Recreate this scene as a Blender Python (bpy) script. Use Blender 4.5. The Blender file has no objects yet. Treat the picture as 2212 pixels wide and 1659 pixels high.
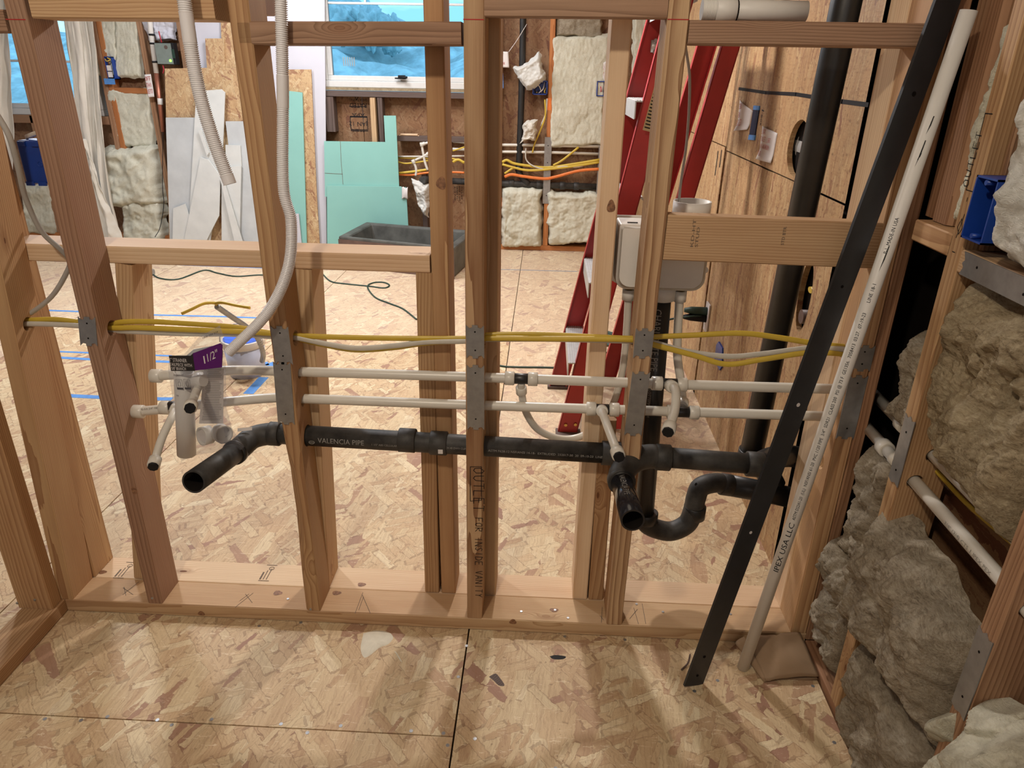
import bpy, bmesh, math, random
from mathutils import Vector as V, Matrix, noise
R = random.Random(7)
C = bpy.context.scene.collection
sc = bpy.context.scene
# ------------------------------------------------------------------ camera, world, lights, exposure
F, PITCH, ROLL, YAW = 1534.0, .417, -.018, -.04
CAM = V((0, -1.402, 1.313))
fw = V((math.sin(YAW)*math.cos(PITCH), math.cos(YAW)*math.cos(PITCH), -math.sin(PITCH)))
rt0 = V((math.cos(YAW), -math.sin(YAW), 0)); dn0 = fw.cross(rt0)
rt = rt0*math.cos(ROLL)+dn0*math.sin(ROLL); dn = dn0*math.cos(ROLL)-rt0*math.sin(ROLL)
cd = bpy.data.cameras.new('camera'); cam = bpy.data.objects.new('camera', cd); C.objects.link(cam)
cd.sensor_width = 36; cd.lens = F/2212*36; cd.clip_start = .02; cd.clip_end = 500
cam.matrix_world = Matrix((( rt.x, -dn.x, -fw.x, CAM.x), (rt.y, -dn.y, -fw.y, CAM.y), (rt.z, -dn.z, -fw.z, CAM.z), (0,0,0,1)))
sc.camera = cam
def at(px, py, X=None, Y=None, Z=None):
    """world point seen at a photograph pixel, on the plane X=, Y= or Z="""
    d = fw + rt*((px-1106)/F) + dn*((py-829.5)/F)
    t = (X-CAM.x)/d.x if X is not None else (Y-CAM.y)/d.y if Y is not None else (Z-CAM.z)/d.z
    return CAM + d*t
sc.view_settings.view_transform = 'Standard'; sc.view_settings.look = 'None'
sc.cycles.max_bounces = 6; sc.cycles.diffuse_bounces = 3; sc.cycles.glossy_bounces = 2; sc.cycles.transparent_max_bounces = 10; sc.cycles.caustics_reflective = False; sc.cycles.caustics_refractive = False
sc.view_settings.exposure = 0.0; sc.view_settings.gamma = 1; sc.view_settings.use_curve_mapping = False
w = bpy.data.worlds.new('sky'); sc.world = w; w.use_nodes = True
nt = w.node_tree; bg = nt.nodes['Background']
tc = nt.nodes.new('ShaderNodeTexCoord'); sp = nt.nodes.new('ShaderNodeSeparateXYZ'); rp = nt.nodes.new('ShaderNodeValToRGB')
nz = nt.nodes.new('ShaderNodeTexNoise'); nz.inputs['Scale'].default_value = 3.0; nz.inputs['Detail'].default_value = 6
mp = nt.nodes.new('ShaderNodeMapping'); mp.inputs['Scale'].default_value = (1, 1, 5)
mx = nt.nodes.new('ShaderNodeMix'); mx.data_type = 'RGBA'
nt.links.new(tc.outputs['Generated'], sp.inputs[0]); nt.links.new(sp.outputs['Z'], rp.inputs[0])
nt.links.new(tc.outputs['Generated'], mp.inputs[0]); nt.links.new(mp.outputs[0], nz.inputs['Vector'])
rp.color_ramp.elements[0].color = (.28, .58, .78, 1); rp.color_ramp.elements[1].color = (.16, .42, .80, 1)
cr = nt.nodes.new('ShaderNodeValToRGB'); cr.color_ramp.elements[0].position = .45; cr.color_ramp.elements[1].position = .6
nt.links.new(nz.outputs['Fac'], cr.inputs[0]); nt.links.new(cr.outputs[0], mx.inputs['Factor'])
nt.links.new(rp.outputs[0], mx.inputs['A']); mx.inputs['B'].default_value = (.75, .95, 1, 1)
nt.links.new(mx.outputs['Result'], bg.inputs['Color']); bg.inputs['Strength'].default_value = 1.7
def area(name, loc, tgt, size, power, col, spread=180):
    l = bpy.data.lights.new(name, 'AREA'); l.shape = 'DISK'; l.size = size; l.energy = power; l.color = col
    l.spread = math.radians(spread)
    o = bpy.data.objects.new(name, l); C.objects.link(o); o.location = loc
    o.rotation_euler = (V(tgt)-V(loc)).to_track_quat('-Z', 'Y').to_euler(); return o
WARM = (1, .86, .68); NEUT = (1, .93, .88); COOL = (.93, .95, 1)
area('work_lamp_far', (-.05, 1.40, 1.95), (-.05, 1.1, 0), .09, 21, NEUT)
area('fill_far', (-.5, 2.7, 2.38), (-.5, 2.9, 0), .5, 27, NEUT)  # unseen fill added to keep the far floor bright
area('fill_window', (-1.4, 3.3, 2.40), (-1.4, 3.9, 0), .5, 26, COOL)  # cool fill added to make up for daylight near the window
area('fill_left', (-2.3, 2.2, 2.34), (-2.3, 2.2, 0), .3, 52, COOL)  # unseen cool fill added to brighten the far room's left side
area('work_lamp_near', (-.55, -1.55, 2.3), (-.2, 0, .5), .12, 16, WARM)
area('fill_near', (-.3, -.7, 2.36), (-.3, -.7, 0), .8, 2.0, WARM)  # soft overhead fill added for the near room, no fixture
area('fill_behind', (.1, -2.7, 1.6), (0, .2, .7), 1.3, 5, NEUT)  # broad unseen fill added behind the camera

# ------------------------------------------------------------------ node helpers
class NB:
    def __init__(s, name):
        s.m = bpy.data.materials.new(name); s.m.use_nodes = True; s.t = s.m.node_tree; s.b = s.t.nodes['Principled BSDF']
    def n(s, typ, **kw):
        x = s.t.nodes.new('ShaderNode'+typ)
        for k, v in kw.items(): setattr(x, k, v)
        return x
    def l(s, a, b): s.t.links.new(a, b)
    def val(s, sock, v):
        if hasattr(v, 'is_output') or hasattr(v, 'links'): s.l(v, sock)
        else: sock.default_value = (*v, 1) if isinstance(v, tuple) and sock.type == 'RGBA' and len(v) == 3 else v
    def math(s, op, a, b=0.0, c=None, clamp=False):
        x = s.n('Math', operation=op, use_clamp=clamp); s.val(x.inputs[0], a); s.val(x.inputs[1], b)
        if c is not None: s.val(x.inputs[2], c)
        return x.outputs[0]
    def vmath(s, op, a, b):
        x = s.n('VectorMath', operation=op); s.val(x.inputs[0], a); s.val(x.inputs[1], b); return x.outputs[0]
    def mix(s, f, a, b, mode='MIX'):
        x = s.n('Mix', data_type='RGBA', blend_type=mode); s.val(x.inputs['Factor'], f); s.val(x.inputs['A'], a); s.val(x.inputs['B'], b)
        return x.outputs['Result']
    def ramp(s, f, stops, interp='LINEAR'):
        x = s.n('ValToRGB'); s.val(x.inputs[0], f); r = x.color_ramp; r.interpolation = interp
        while len(r.elements) < len(stops): r.elements.new(.5)
        for e, (p, c) in zip(r.elements, stops):
            e.position = p; e.color = (*c, 1) if len(c) == 3 else c
        return x.outputs[0]
    def obj(s, rnd=True):
        tcn = s.n('TexCoord'); v = tcn.outputs['Object']
        if rnd:
            oi = s.n('ObjectInfo'); sc_ = s.n('VectorMath', operation='SCALE'); sc_.inputs[0].default_value = (13.7, 29.1, 7.3)
            s.l(oi.outputs['Random'], sc_.inputs['Scale']); v = s.vmath('ADD', v, sc_.outputs[0])
            s.rnd = oi.outputs['Random']
        return v
    def map(s, v, scale=(1,1,1), rot=(0,0,0), loc=(0,0,0)):
        x = s.n('Mapping'); s.l(v, x.inputs[0]); x.inputs['Scale'].default_value = scale; x.inputs['Rotation'].default_value = rot; x.inputs['Location'].default_value = loc
        return x.outputs[0]
    def noise(s, v, scale, detail=4, rough=.55):
        x = s.n('TexNoise'); s.l(v, x.inputs['Vector']); x.inputs['Scale'].default_value = scale; x.inputs['Detail'].default_value = detail; x.inputs['Roughness'].default_value = rough
        return x.outputs['Fac']
    def bump(s, h, st, dist=.001):
        x = s.n('Bump'); s.l(h, x.inputs['Height']); x.inputs['Strength'].default_value = st; x.inputs['Distance'].default_value = dist
        s.l(x.outputs[0], s.b.inputs['Normal'])
    def done(s, col, rough=.6, spec=None, metal=None):
        s.val(s.b.inputs['Base Color'], col if not isinstance(col, tuple) or len(col) == 4 else (*col, 1))
        s.val(s.b.inputs['Roughness'], rough)
        if spec is not None: s.b.inputs['Specular IOR Level'].default_value = spec
        if metal is not None: s.b.inputs['Metallic'].default_value = metal
        return s.m

def wood(name, late, early, knots=True, rings=62.0, contrast=1.0):
    """softwood lumber, grain along local Z"""
    b = NB(name); v = b.obj()
    tcn = b.n('TexCoord'); o = tcn.outputs['Object']
    k2 = b.map(v, (9, 9, 1.3)); n1 = b.noise(k2, 1.0, 3)
    off = b.n('CombineXYZ'); b.l(b.math('MULTIPLY_ADD', b.rnd, .16, -.11), off.inputs[0])
    b.l(b.math('MULTIPLY_ADD', b.math('FRACT', b.math('MULTIPLY', b.rnd, 7.31)), .1, -.12), off.inputs[1])
    p = b.vmath('ADD', b.vmath('MULTIPLY', o, (1, 1, .018)), off.outputs[0])
    wob = b.n('CombineXYZ'); b.l(b.math('MULTIPLY', n1, .028), wob.inputs[0]); b.l(b.math('MULTIPLY', n1, .018), wob.inputs[1])
    p = b.vmath('ADD', p, wob.outputs[0])
    h = None
    if knots:
        vo = b.n('TexVoronoi', feature='F1'); b.l(b.map(v, (9, 9, 3.2)), vo.inputs['Vector']); vo.inputs['Scale'].default_value = 1.0
        kd = b.math('SUBTRACT', 1, b.math('MULTIPLY', vo.outputs['Distance'], 4.2, clamp=True), clamp=True)
        kn = b.math('POWER', kd, 2.0)
        kw = b.n('CombineXYZ'); b.l(b.math('MULTIPLY', kn, .03), kw.inputs[0]); b.l(b.math('MULTIPLY', kn, .024), kw.inputs[1])
        p = b.vmath('ADD', p, kw.outputs[0])
    wv = b.n('TexWave', wave_type='RINGS', rings_direction='Z', wave_profile='SAW'); b.l(p, wv.inputs['Vector'])
    wv.inputs['Scale'].default_value = rings; wv.inputs['Distortion'].default_value = 1.2; wv.inputs['Detail'].default_value = 2; wv.inputs['Detail Scale'].default_value = 2
    fine = b.noise(b.map(v, (420, 420, 7)), 1.0, 3, .6)
    big = b.noise(b.map(v, (7, 7, 1.6)), 1.0, 3)
    f = b.math('MULTIPLY_ADD', b.math('POWER', wv.outputs['Fac'], 1.8), .62*contrast, b.math('MULTIPLY', fine, .45))
    mid = tuple((a+c)/2 for a, c in zip(late, early))
    col = b.ramp(f, [(.15, early), (.55, mid), (.95, late)])
    col = b.mix(b.math('MULTIPLY', b.math('SUBTRACT', big, .38, clamp=True), 1.9, clamp=True), col, (.78, .62, .55, 1), 'MULTIPLY')
    bright = b.math('MULTIPLY_ADD', b.math('FRACT', b.math('MULTIPLY', b.rnd, 3.77)), .22, .88)
    g = b.n('CombineXYZ'); [b.l(bright, g.inputs[i]) for i in range(3)]
    col = b.mix(1.0, col, g.outputs[0], 'MULTIPLY')
    if knots: col = b.mix(b.math('GREATER_THAN', kd, .86), col, (.10, .045, .02, 1)); col = b.mix(b.math('MULTIPLY', b.math('SUBTRACT', kd, .5, clamp=True), 1.3), col, (.24, .10, .045, 1))
    b.bump(f, .35, .0012)
    return b.done(col, .62, .25)

def osb(name, tint=(1, 1, 1), stretch=1.0, pale=0.0, vert=None, dark=0.0, flake=1.0, align=None):
    """oriented strand board: overlapping flakes in several directions; vert='x' for a board in the YZ plane, 'y' for one in the XZ plane"""
    b = NB(name); v0 = b.obj()
    if vert == 'x': v0 = b.map(v0, (1, 1, 1), (0, math.radians(90), 0))
    if vert == 'y': v0 = b.map(v0, (1, 1, 1), (math.radians(90), 0, 0))
    wn = b.n('TexNoise'); b.l(v0, wn.inputs['Vector']); wn.inputs['Scale'].default_value = 30; wn.inputs['Detail'].default_value = 3; wn.inputs['Roughness'].default_value = .8
    v = b.vmath('ADD', v0, b.vmath('MULTIPLY', b.vmath('SUBTRACT', wn.outputs['Color'], (.5, .5, .5)), (.016, .016, .004)))
    cols = [(0, (.36, .20, .135)), (.05, (.43, .26, .165)), (.10, (.54, .37, .215)), (.28, (.61, .44, .26)), (.6, (.65, .49, .295)), (.88, (.69, .55, .34)), (1, (.77, .65, .43))]
    out = None; hgt = None
    layers = [(0.12, 24, 5.0, 0), (1.15, 29, 6.5, 3), (-.72, 24, 5.6, 7), (.42, 55, 11, 11)]
    for i, (ang, sx, sy, sd) in enumerate(layers):
        ang = ang if align is None else align+ang*.28
        m1 = b.map(v, (1, 1, 1), (0, 0, ang), (sd*.37, sd*.21, 0))
        m2 = b.map(m1, (sx*flake*(stretch**.6), sy*flake/stretch**.4, 4))
        vo = b.n('TexVoronoi', feature='F1', distance='CHEBYCHEV', voronoi_dimensions='2D')
        b.l(m2, vo.inputs['Vector']); vo.inputs['Scale'].default_value = 1; vo.inputs['Randomness'].default_value = .95
        sp_ = b.n('SeparateColor'); b.l(vo.outputs['Color'], sp_.inputs[0])
        c = b.ramp(sp_.outputs[0], cols)
        D = vo.outputs['Distance']
        gr = b.noise(b.map(m1, (260, 11, 5)), 1.0, 2, .7)
        c = b.mix(b.math('MULTIPLY', b.math('SUBTRACT', gr, .46, clamp=True), 2.6, clamp=True), c, b.mix(.55, c, (.30, .16, .09, 1)))
        if out is None: out = c; hgt = b.math('MULTIPLY', sp_.outputs[1], .4)
        else:
            lim = b.math('MULTIPLY_ADD', sp_.outputs[1], .2, .22)
            pick = b.math('GREATER_THAN', sp_.outputs[2], .35 if i < 3 else .66)
            mask = b.math('MULTIPLY', pick, b.math('LESS_THAN', D, lim))
            rim = b.math('MULTIPLY', pick, b.math('COMPARE', D, b.math('ADD', lim, .022), .022))
            out = b.mix(b.math('MULTIPLY', rim, .42), out, (.22, .12, .065, 1))
            out = b.mix(mask, out, c)
            hgt = b.math('ADD', b.math('MULTIPLY', hgt, b.math('SUBTRACT', 1, mask)), b.math('MULTIPLY', mask, b.math('ADD', .3, sp_.outputs[1])))
    g1 = b.noise(b.map(v, (170, 20, 6), (0, 0, .12)), 1, 4, .75); g2 = b.noise(b.map(v, (24, 150, 6), (0, 0, -.35)), 1, 4, .75)
    out = b.mix(b.math('MULTIPLY', b.math('SUBTRACT', g1, .50, clamp=True), 2.4, clamp=True), out, (.33, .185, .105, 1))
    out = b.mix(b.math('MULTIPLY', b.math('LESS_THAN', b.math('ADD', g1, b.math('MULTIPLY', g2, .6)), .60), .65), out, (.20, .11, .065, 1))
    out = b.mix(b.math('MULTIPLY', b.math('GREATER_THAN', g2, .62), .55), out, (.84, .71, .50, 1))
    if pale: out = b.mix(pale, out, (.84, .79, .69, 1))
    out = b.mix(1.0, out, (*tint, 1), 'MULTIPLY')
    b.bump(b.math('ADD', hgt, b.math('MULTIPLY', g1, .7)), .5, .0016)
    return b.done(out, .55, .35)

def plain(name, col, rough=.5, spec=.5, metal=0.0, vary=.12, sc_=30, bumpy=0.0, **kw):
    b = NB(name); v = b.obj(); n = b.noise(v, sc_, 5, .6)
    d = tuple(max(0, c*(1-vary)) for c in col); u = tuple(min(1, c*(1+vary)) for c in col)
    c = b.ramp(n, [(.25, d), (.75, u)])
    if bumpy: b.bump(n, bumpy, .002)
    m = b.done(c, rough, spec, metal)
    for k, x in kw.items(): b.b.inputs[k.replace('_', ' ')].default_value = x
    return m

def wool(name, a, c, dark, scale=1.0, st=1.0):
    b = NB(name); v = b.obj(rnd=True)
    wn = b.n('TexNoise'); b.l(v, wn.inputs['Vector']); wn.inputs['Scale'].default_value = 14*scale; wn.inputs['Detail'].default_value = 3
    v2 = b.vmath("ADD", v, b.vmath("MULTIPLY", wn.outputs["Color"], (.05, .05, .05)))
    n1 = b.noise(v2, 20*scale, 10, .78); n2 = b.noise(b.map(v2, (1, .22, 1), (.4, .8, .3)), 260*scale, 4, .8); n3 = b.noise(v, 5, 3)
    f = b.math('ADD', b.math('MULTIPLY', n1, .5), b.math('MULTIPLY', n2, .5))
    col = b.ramp(f, [(.36, dark), (.47, a), (.60, c)])  # crevice shade put into the colour: low spots go dark
    col = b.mix(b.math('MULTIPLY', b.math('SUBTRACT', n3, .45, clamp=True), 1.4), col, (*[x*.8 for x in a], 1))
    b.bump(f, 1.0*st, .009)
    return b.done(col, .95, .1)

M = {}
M['fir'] = wood('fir_lumber', (.33, .17, .08), (.58, .38, .20))
M['fir_light'] = wood('light_fir_lumber', (.42, .25, .125), (.66, .47, .28))
M['fir_brown'] = wood('weathered_fir_lumber', (.20, .115, .07), (.41, .265, .175))
M['fir_red'] = wood('reddish_fir_lumber', (.21, .105, .055), (.42, .25, .145))
M['fir_pinkish'] = wood('pinkish_fir_lumber', (.27, .15, .095), (.49, .32, .215))
M['pine'] = wood('pale_pine_lumber', (.56, .36, .20), (.80, .62, .42), rings=45, contrast=.7)
M['fir_coarse'] = wood('coarse_grained_fir_lumber', (.30, .16, .08), (.66, .46, .27), rings=50, contrast=1.25)
M['old_dark'] = wood('old_dark_lumber', (.06, .045, .04), (.17, .13, .115), knots=False)
M['old_orange'] = wood('old_orange_lumber', (.34, .12, .04), (.52, .22, .08), knots=False)
M['osb_floor'] = osb('osb_floor_board')
M['osb_far'] = osb('dusty_lit_osb_floor_board', tint=(.98, .93, .90), pale=.24)  # paled partly for dust, partly for the brighter far-room light
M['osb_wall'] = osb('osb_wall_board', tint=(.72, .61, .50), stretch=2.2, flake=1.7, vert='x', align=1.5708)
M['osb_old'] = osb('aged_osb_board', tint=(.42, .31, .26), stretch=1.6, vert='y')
M['osb_sheet'] = osb('new_osb_offcut', tint=(.9, .82, .74), vert='y', flake=1.6)
M['abs'] = plain('black_abs_plastic', (.018, .018, .018), .38, .5, vary=.3, sc_=18)
b_ = NB('dusty_black_abs_plastic'); v_ = b_.obj(); n_ = b_.noise(v_, 22, 6, .65)
M['abs_dusty'] = b_.done(b_.ramp(n_, [(.35, (.022, .021, .02)), (.75, (.075, .07, .063))]), .55, .4)
M['pvc'] = plain('white_pvc_plastic', (.74, .72, .68), .42, .45, vary=.05, sc_=12)
M['pex'] = plain('milky_pex_plastic', (.70, .67, .60), .30, .5, vary=.05, sc_=14)
M['pex_blue'] = plain('pale_pex_print_side', (.50, .55, .62), .3, .5, vary=.06)
M['ink'] = plain('black_ink', (.012, .012, .014), .6, .2)
M['ink_red'] = plain('red_ink', (.45, .03, .03), .6, .2)
M['ink_faint'] = plain('faint_stamp_ink', (.16, .12, .09), .7, .2)
M['print_grey'] = plain('grey_pipe_print', (.30, .29, .27), .6, .2)
M['galv'] = plain('galvanised_steel', (.36, .37, .38), .38, .5, .75, vary=.16, sc_=45)
M['steel'] = plain('bright_nail_steel', (.55, .55, .55), .3, .5, 1.0)
M['hole'] = plain('dark_void', (.008, .006, .005), .9, .1)  # near-black colour standing in for shade in holes, gaps and bays
M['black_steel'] = plain('matt_black_steel', (.022, .023, .026), .42, .5, vary=.2, sc_=25)
M['yellow'] = plain('yellow_cable_jacket', (.62, .44, .055), .38, .5, vary=.08)
M['white_cable'] = plain('white_cable_jacket', (.60, .57, .50), .4, .5, vary=.08)
M['grey_cable'] = plain('grey_cable_jacket', (.42, .40, .37), .4, .5, vary=.08)
M['orange'] = plain('orange_cable_jacket', (.78, .20, .04), .4, .5)
M['blue_box'] = plain('blue_box_plastic', (.010, .05, .30), .38, .5, vary=.12, sc_=20)
M['blue_tape'] = plain('blue_masking_tape', (.10, .27, .62), .6, .3, vary=.12, sc_=60)
M['brass'] = plain('brass', (.50, .32, .10), .3, .5, 1.0)
M['green_cord'] = plain('dark_green_cord', (.018, .05, .035), .45, .5)
M['red_frp'] = plain('red_fibreglass', (.42, .028, .028), .38, .5, vary=.15, sc_=9)
M['alu'] = plain('worn_aluminium', (.55, .56, .56), .42, .5, .55, vary=.12, sc_=30)
M['cement'] = plain('pale_cement_board', (.68, .70, .68), .8, .2, vary=.07, sc_=9, bumpy=.15)
M['cement_grey'] = plain('grey_cement_board_face', (.56, .59, .60), .8, .2, vary=.1, sc_=7)
M['drywall'] = plain('white_drywall', (.60, .60, .66), .85, .2, vary=.03, sc_=4)
M['green_board'] = plain('green_drywall_paper', (.27, .55, .50), .85, .2, vary=.05, sc_=3)
M['paper'] = plain('white_paper', (.72, .68, .66), .8, .2, vary=.04)
M['white_trim'] = plain('white_window_vinyl', (.62, .62, .60), .45, .4, vary=.04)
M['wool_white'] = wool('cream_glass_wool', (.74, .72, .58), (.84, .83, .70), (.58, .55, .42))
M['wool_pure'] = wool('white_glass_wool', (.80, .80, .75), (.88, .88, .84), (.66, .65, .59))
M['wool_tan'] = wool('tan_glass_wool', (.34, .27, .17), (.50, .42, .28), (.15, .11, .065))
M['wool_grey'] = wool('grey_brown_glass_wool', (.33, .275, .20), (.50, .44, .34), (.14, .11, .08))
M['canvas'] = plain('off_white_canvas', (.66, .62, .54), .9, .1, vary=.07, sc_=6, bumpy=.2)
M['cardboard'] = plain('brown_cardboard', (.30, .20, .12), .85, .15, vary=.08, sc_=14)
M['sink_stone'] = plain('weathered_dark_sink', (.095, .095, .085), .6, .4, vary=.45, sc_=9)
M['sink_copper'] = plain('brown_copper_apron', (.13, .08, .065), .5, .5, vary=.4, sc_=9)
M['plaster'] = plain('dried_pale_compound', (.74, .70, .58), .9, .1, vary=.08, sc_=50, bumpy=.5)
M['purple'] = plain('purple_card_print', (.10, .008, .15), .5, .4, vary=.05)
M['card_black'] = plain('black_card_print', (.02, .018, .018), .5, .4)
M['bucket_white'] = plain('translucent_white_bucket', (.55, .62, .82), .4, .5, vary=.04)
M['bucket_blue'] = plain('blue_bucket_lid', (.03, .14, .75), .4, .5)
M['leaf'] = plain('hillside_foliage', (.40, .56, .60), .9, .1, vary=.4, sc_=1.0, bumpy=.4)
M['red_plastic'] = plain('red_plastic_shell', (.5, .03, .05), .4, .5)
M['copper'] = plain('dull_copper', (.42, .16, .10), .4, .5, .6)
M['label_tan'] = plain('tan_label_paper', (.50, .40, .24), .7, .3, vary=.05)
M['box_dark'] = plain('dark_navy_recess', (.006, .012, .05), .6, .3)
M['blue_chalk'] = plain('blue_chalk', (.20, .26, .36), .9, .1)
M['abs_gloss'] = plain('shiny_black_abs', (.014, .014, .018), .14, .6, vary=.2)
M['screen'] = plain('device_face', (.20, .24, .22), .3, .5, vary=.1)
gl = NB('window_glass'); gl.b.inputs['Transmission Weight'].default_value = 1; gl.b.inputs['IOR'].default_value = 1.01; M['glass'] = gl.done((.75, .93, 1), .0, .5)
gl = NB('clear_bag_film'); M['film'] = gl.done((.42, .42, .48), .08, 1.0); gl.b.inputs['Alpha'].default_value = .20
gl = NB('green_led'); gl.b.inputs['Emission Color'].default_value = (.2, 1, .05, 1); gl.b.inputs['Emission Strength'].default_value = 4; M['led'] = gl.done((.1, .8, .1), .4)
gl = NB('smurf_tube_plastic'); gl.b.inputs['Transmission Weight'].default_value = .12; M['tube'] = gl.done((.86, .85, .87), .28, .6)

# ------------------------------------------------------------------ mesh helpers
class MB:
    def __init__(s): s.v = []; s.f = []; s.m = []; s.s = []
    def add(s, vs, fs, m=0, smooth=False):
        o = len(s.v); s.v += [V(x) for x in vs]
        for f in fs: s.f.append([i+o for i in f]); s.m.append(m); s.s.append(smooth)
    def box(s, a, b, m=0):
        x0, y0, z0 = a; x1, y1, z1 = b
        s.add([(x0,y0,z0),(x1,y0,z0),(x1,y1,z0),(x0,y1,z0),(x0,y0,z1),(x1,y0,z1),(x1,y1,z1),(x0,y1,z1)],
              [(3,2,1,0),(4,5,6,7),(0,1,5,4),(1,2,6,5),(2,3,7,6),(3,0,4,7)], m)
    def prism(s, poly, ext, m=0, m2=None):
        n = len(poly); p = [V(x) for x in poly]; e = V(ext)
        nn = sum(((p[i]-p[0]).cross(p[(i+1) % n]-p[0]) for i in range(1, n-1)), V())
        if nn.dot(e) > 0: p.reverse()
        s.add(p+[x+e for x in p], [tuple(range(n)), tuple(range(2*n-1, n-1, -1))], m)
        o = len(s.v)-2*n
        for i in range(n):
            j = (i+1) % n; s.f.append([o+j, o+i, o+n+i, o+n+j]); s.m.append(m if m2 is None else m2); s.s.append(False)
    def tube(s, pts, r, seg=16, caps=True, m=0, flat=None, up=None):
        """pts polyline, r radius or list; flat=(a,b) ellipse scale"""
        pts = [V(p) for p in pts]; n = len(pts); rs = r if isinstance(r, (list, tuple)) else [r]*n
        T = [(pts[min(i+1, n-1)]-pts[max(i-1, 0)]).normalized() for i in range(n)]
        u = V(up) if up else (V((0,0,1)) if abs(T[0].z) < .9 else V((1,0,0)))
        u = (u-T[0]*u.dot(T[0])).normalized(); vs = []
        fa, fb = flat or (1, 1)
        for i in range(n):
            u = (u-T[i]*u.dot(T[i])).normalized(); w_ = T[i].cross(u)
            for k in range(seg):
                a = 2*math.pi*k/seg; vs.append(pts[i]+(u*math.cos(a)*fa+w_*math.sin(a)*fb)*rs[i])
        fs = [(i*seg+k, i*seg+(k+1) % seg, (i+1)*seg+(k+1) % seg, (i+1)*seg+k) for i in range(n-1) for k in range(seg)]
        s.add(vs, fs, m, True)
        if caps:
            o = len(s.v)-n*seg
            s.f.append([o+k for k in range(seg-1, -1, -1)]); s.m.append(m); s.s.append(False)
            s.f.append([o+(n-1)*seg+k for k in range(seg)]); s.m.append(m); s.s.append(False)
    def pipe(s, pts, r, wall=.004, seg=28, m=0, m_in=None, deep=None):
        """open-ended pipe: outer tube plus inner bore at the far end"""
        s.tube(pts, r, seg, True, m)
        a, b = V(pts[-2]), V(pts[-1]); d = (b-a).normalized(); L = deep or min((b-a).length*.9, .12)
        # carve the bore: replace end cap by annulus + inner wall + floor
        s.f.pop(); s.m.pop(); s.s.pop()
        o = len(s.v)-seg; ring = s.v[o:o+seg]
        inn = [b+(x-b)*((r-wall)/r) for x in ring]; bot = [x-d*L for x in inn]; i0 = len(s.v)
        s.v += inn+bot
        for k in range(seg):
            j = (k+1) % seg
            s.f.append([o+k, o+j, i0+j, i0+k]); s.m.append(m); s.s.append(False)
            s.f.append([i0+k, i0+j, i0+seg+j, i0+seg+k]); s.m.append(m if m_in is None else m_in); s.s.append(True)
        s.f.append([i0+seg+k for k in range(seg)]); s.m.append(m if m_in is None else m_in); s.s.append(False)
    def grid(s, fn, nu, nv, m=0, smooth=True):
        vs = [fn(i/nu, j/nv) for i in range(nu+1) for j in range(nv+1)]
        s.add(vs, [(i*(nv+1)+j, (i+1)*(nv+1)+j, (i+1)*(nv+1)+j+1, i*(nv+1)+j+1) for i in range(nu) for j in range(nv)], m, smooth)
    def build(s, name, mats, parent=None, mat=None, loc=None, bevel=0, solid=0):
        me = bpy.data.meshes.new(name); me.from_pydata([tuple(x) for x in s.v], [], s.f)
        for x in (mats if isinstance(mats, (list, tuple)) else [mats]): me.materials.append(x)
        me.polygons.foreach_set('material_index', s.m); me.polygons.foreach_set('use_smooth', s.s); me.update()
        o = bpy.data.objects.new(name, me); C.objects.link(o)
        if mat is not None: o.matrix_world = mat
        elif loc is not None: o.location = loc
        if parent is not None: o.parent = parent
        if solid: md = o.modifiers.new('s', 'SOLIDIFY'); md.thickness = solid; md.offset = 0
        if bevel: md = o.modifiers.new('b', 'BEVEL'); md.width = bevel; md.segments = 2; md.limit_method = 'ANGLE'; md.angle_limit = math.radians(40)
        return o
def tag(o, label=None, cat=None, group=None, kind=None):
    if label: o['label'] = label
    if cat: o['category'] = cat
    if group: o['group'] = group
    if kind: o['kind'] = kind
    return o
def empty(name, loc, label, cat, group=None):
    o = bpy.data.objects.new(name, None); C.objects.link(o); o.location = loc; o.empty_display_size = .05
    return tag(o, label, cat, group)
def sub(mb, name, mats, par, **kw):
    """child mesh given in world coordinates; parent is an unrotated Empty or object at .location"""
    o = mb.build(name, mats, **kw); bpy.context.view_layer.update() if False else None
    o.parent = par; o.matrix_parent_inverse = par.matrix_world.inverted() if par.type != 'EMPTY' else Matrix.Translation(-par.location)
    return o
def spline(pts, n=8, closed=False):
    p = [V(x) for x in pts]; out = []
    for i in range(len(p)-1):
        a = p[i-1] if i > 0 else p[0]*2-p[1]; b, c = p[i], p[i+1]; d = p[i+2] if i+2 < len(p) else p[-1]*2-p[-2]
        for k in range(n):
            t = k/n; out.append(.5*((2*b)+(c-a)*t+(2*a-5*b+4*c-d)*t*t+(3*b-a-3*c+d)*t**3))
    return out+[p[-1]]
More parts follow.
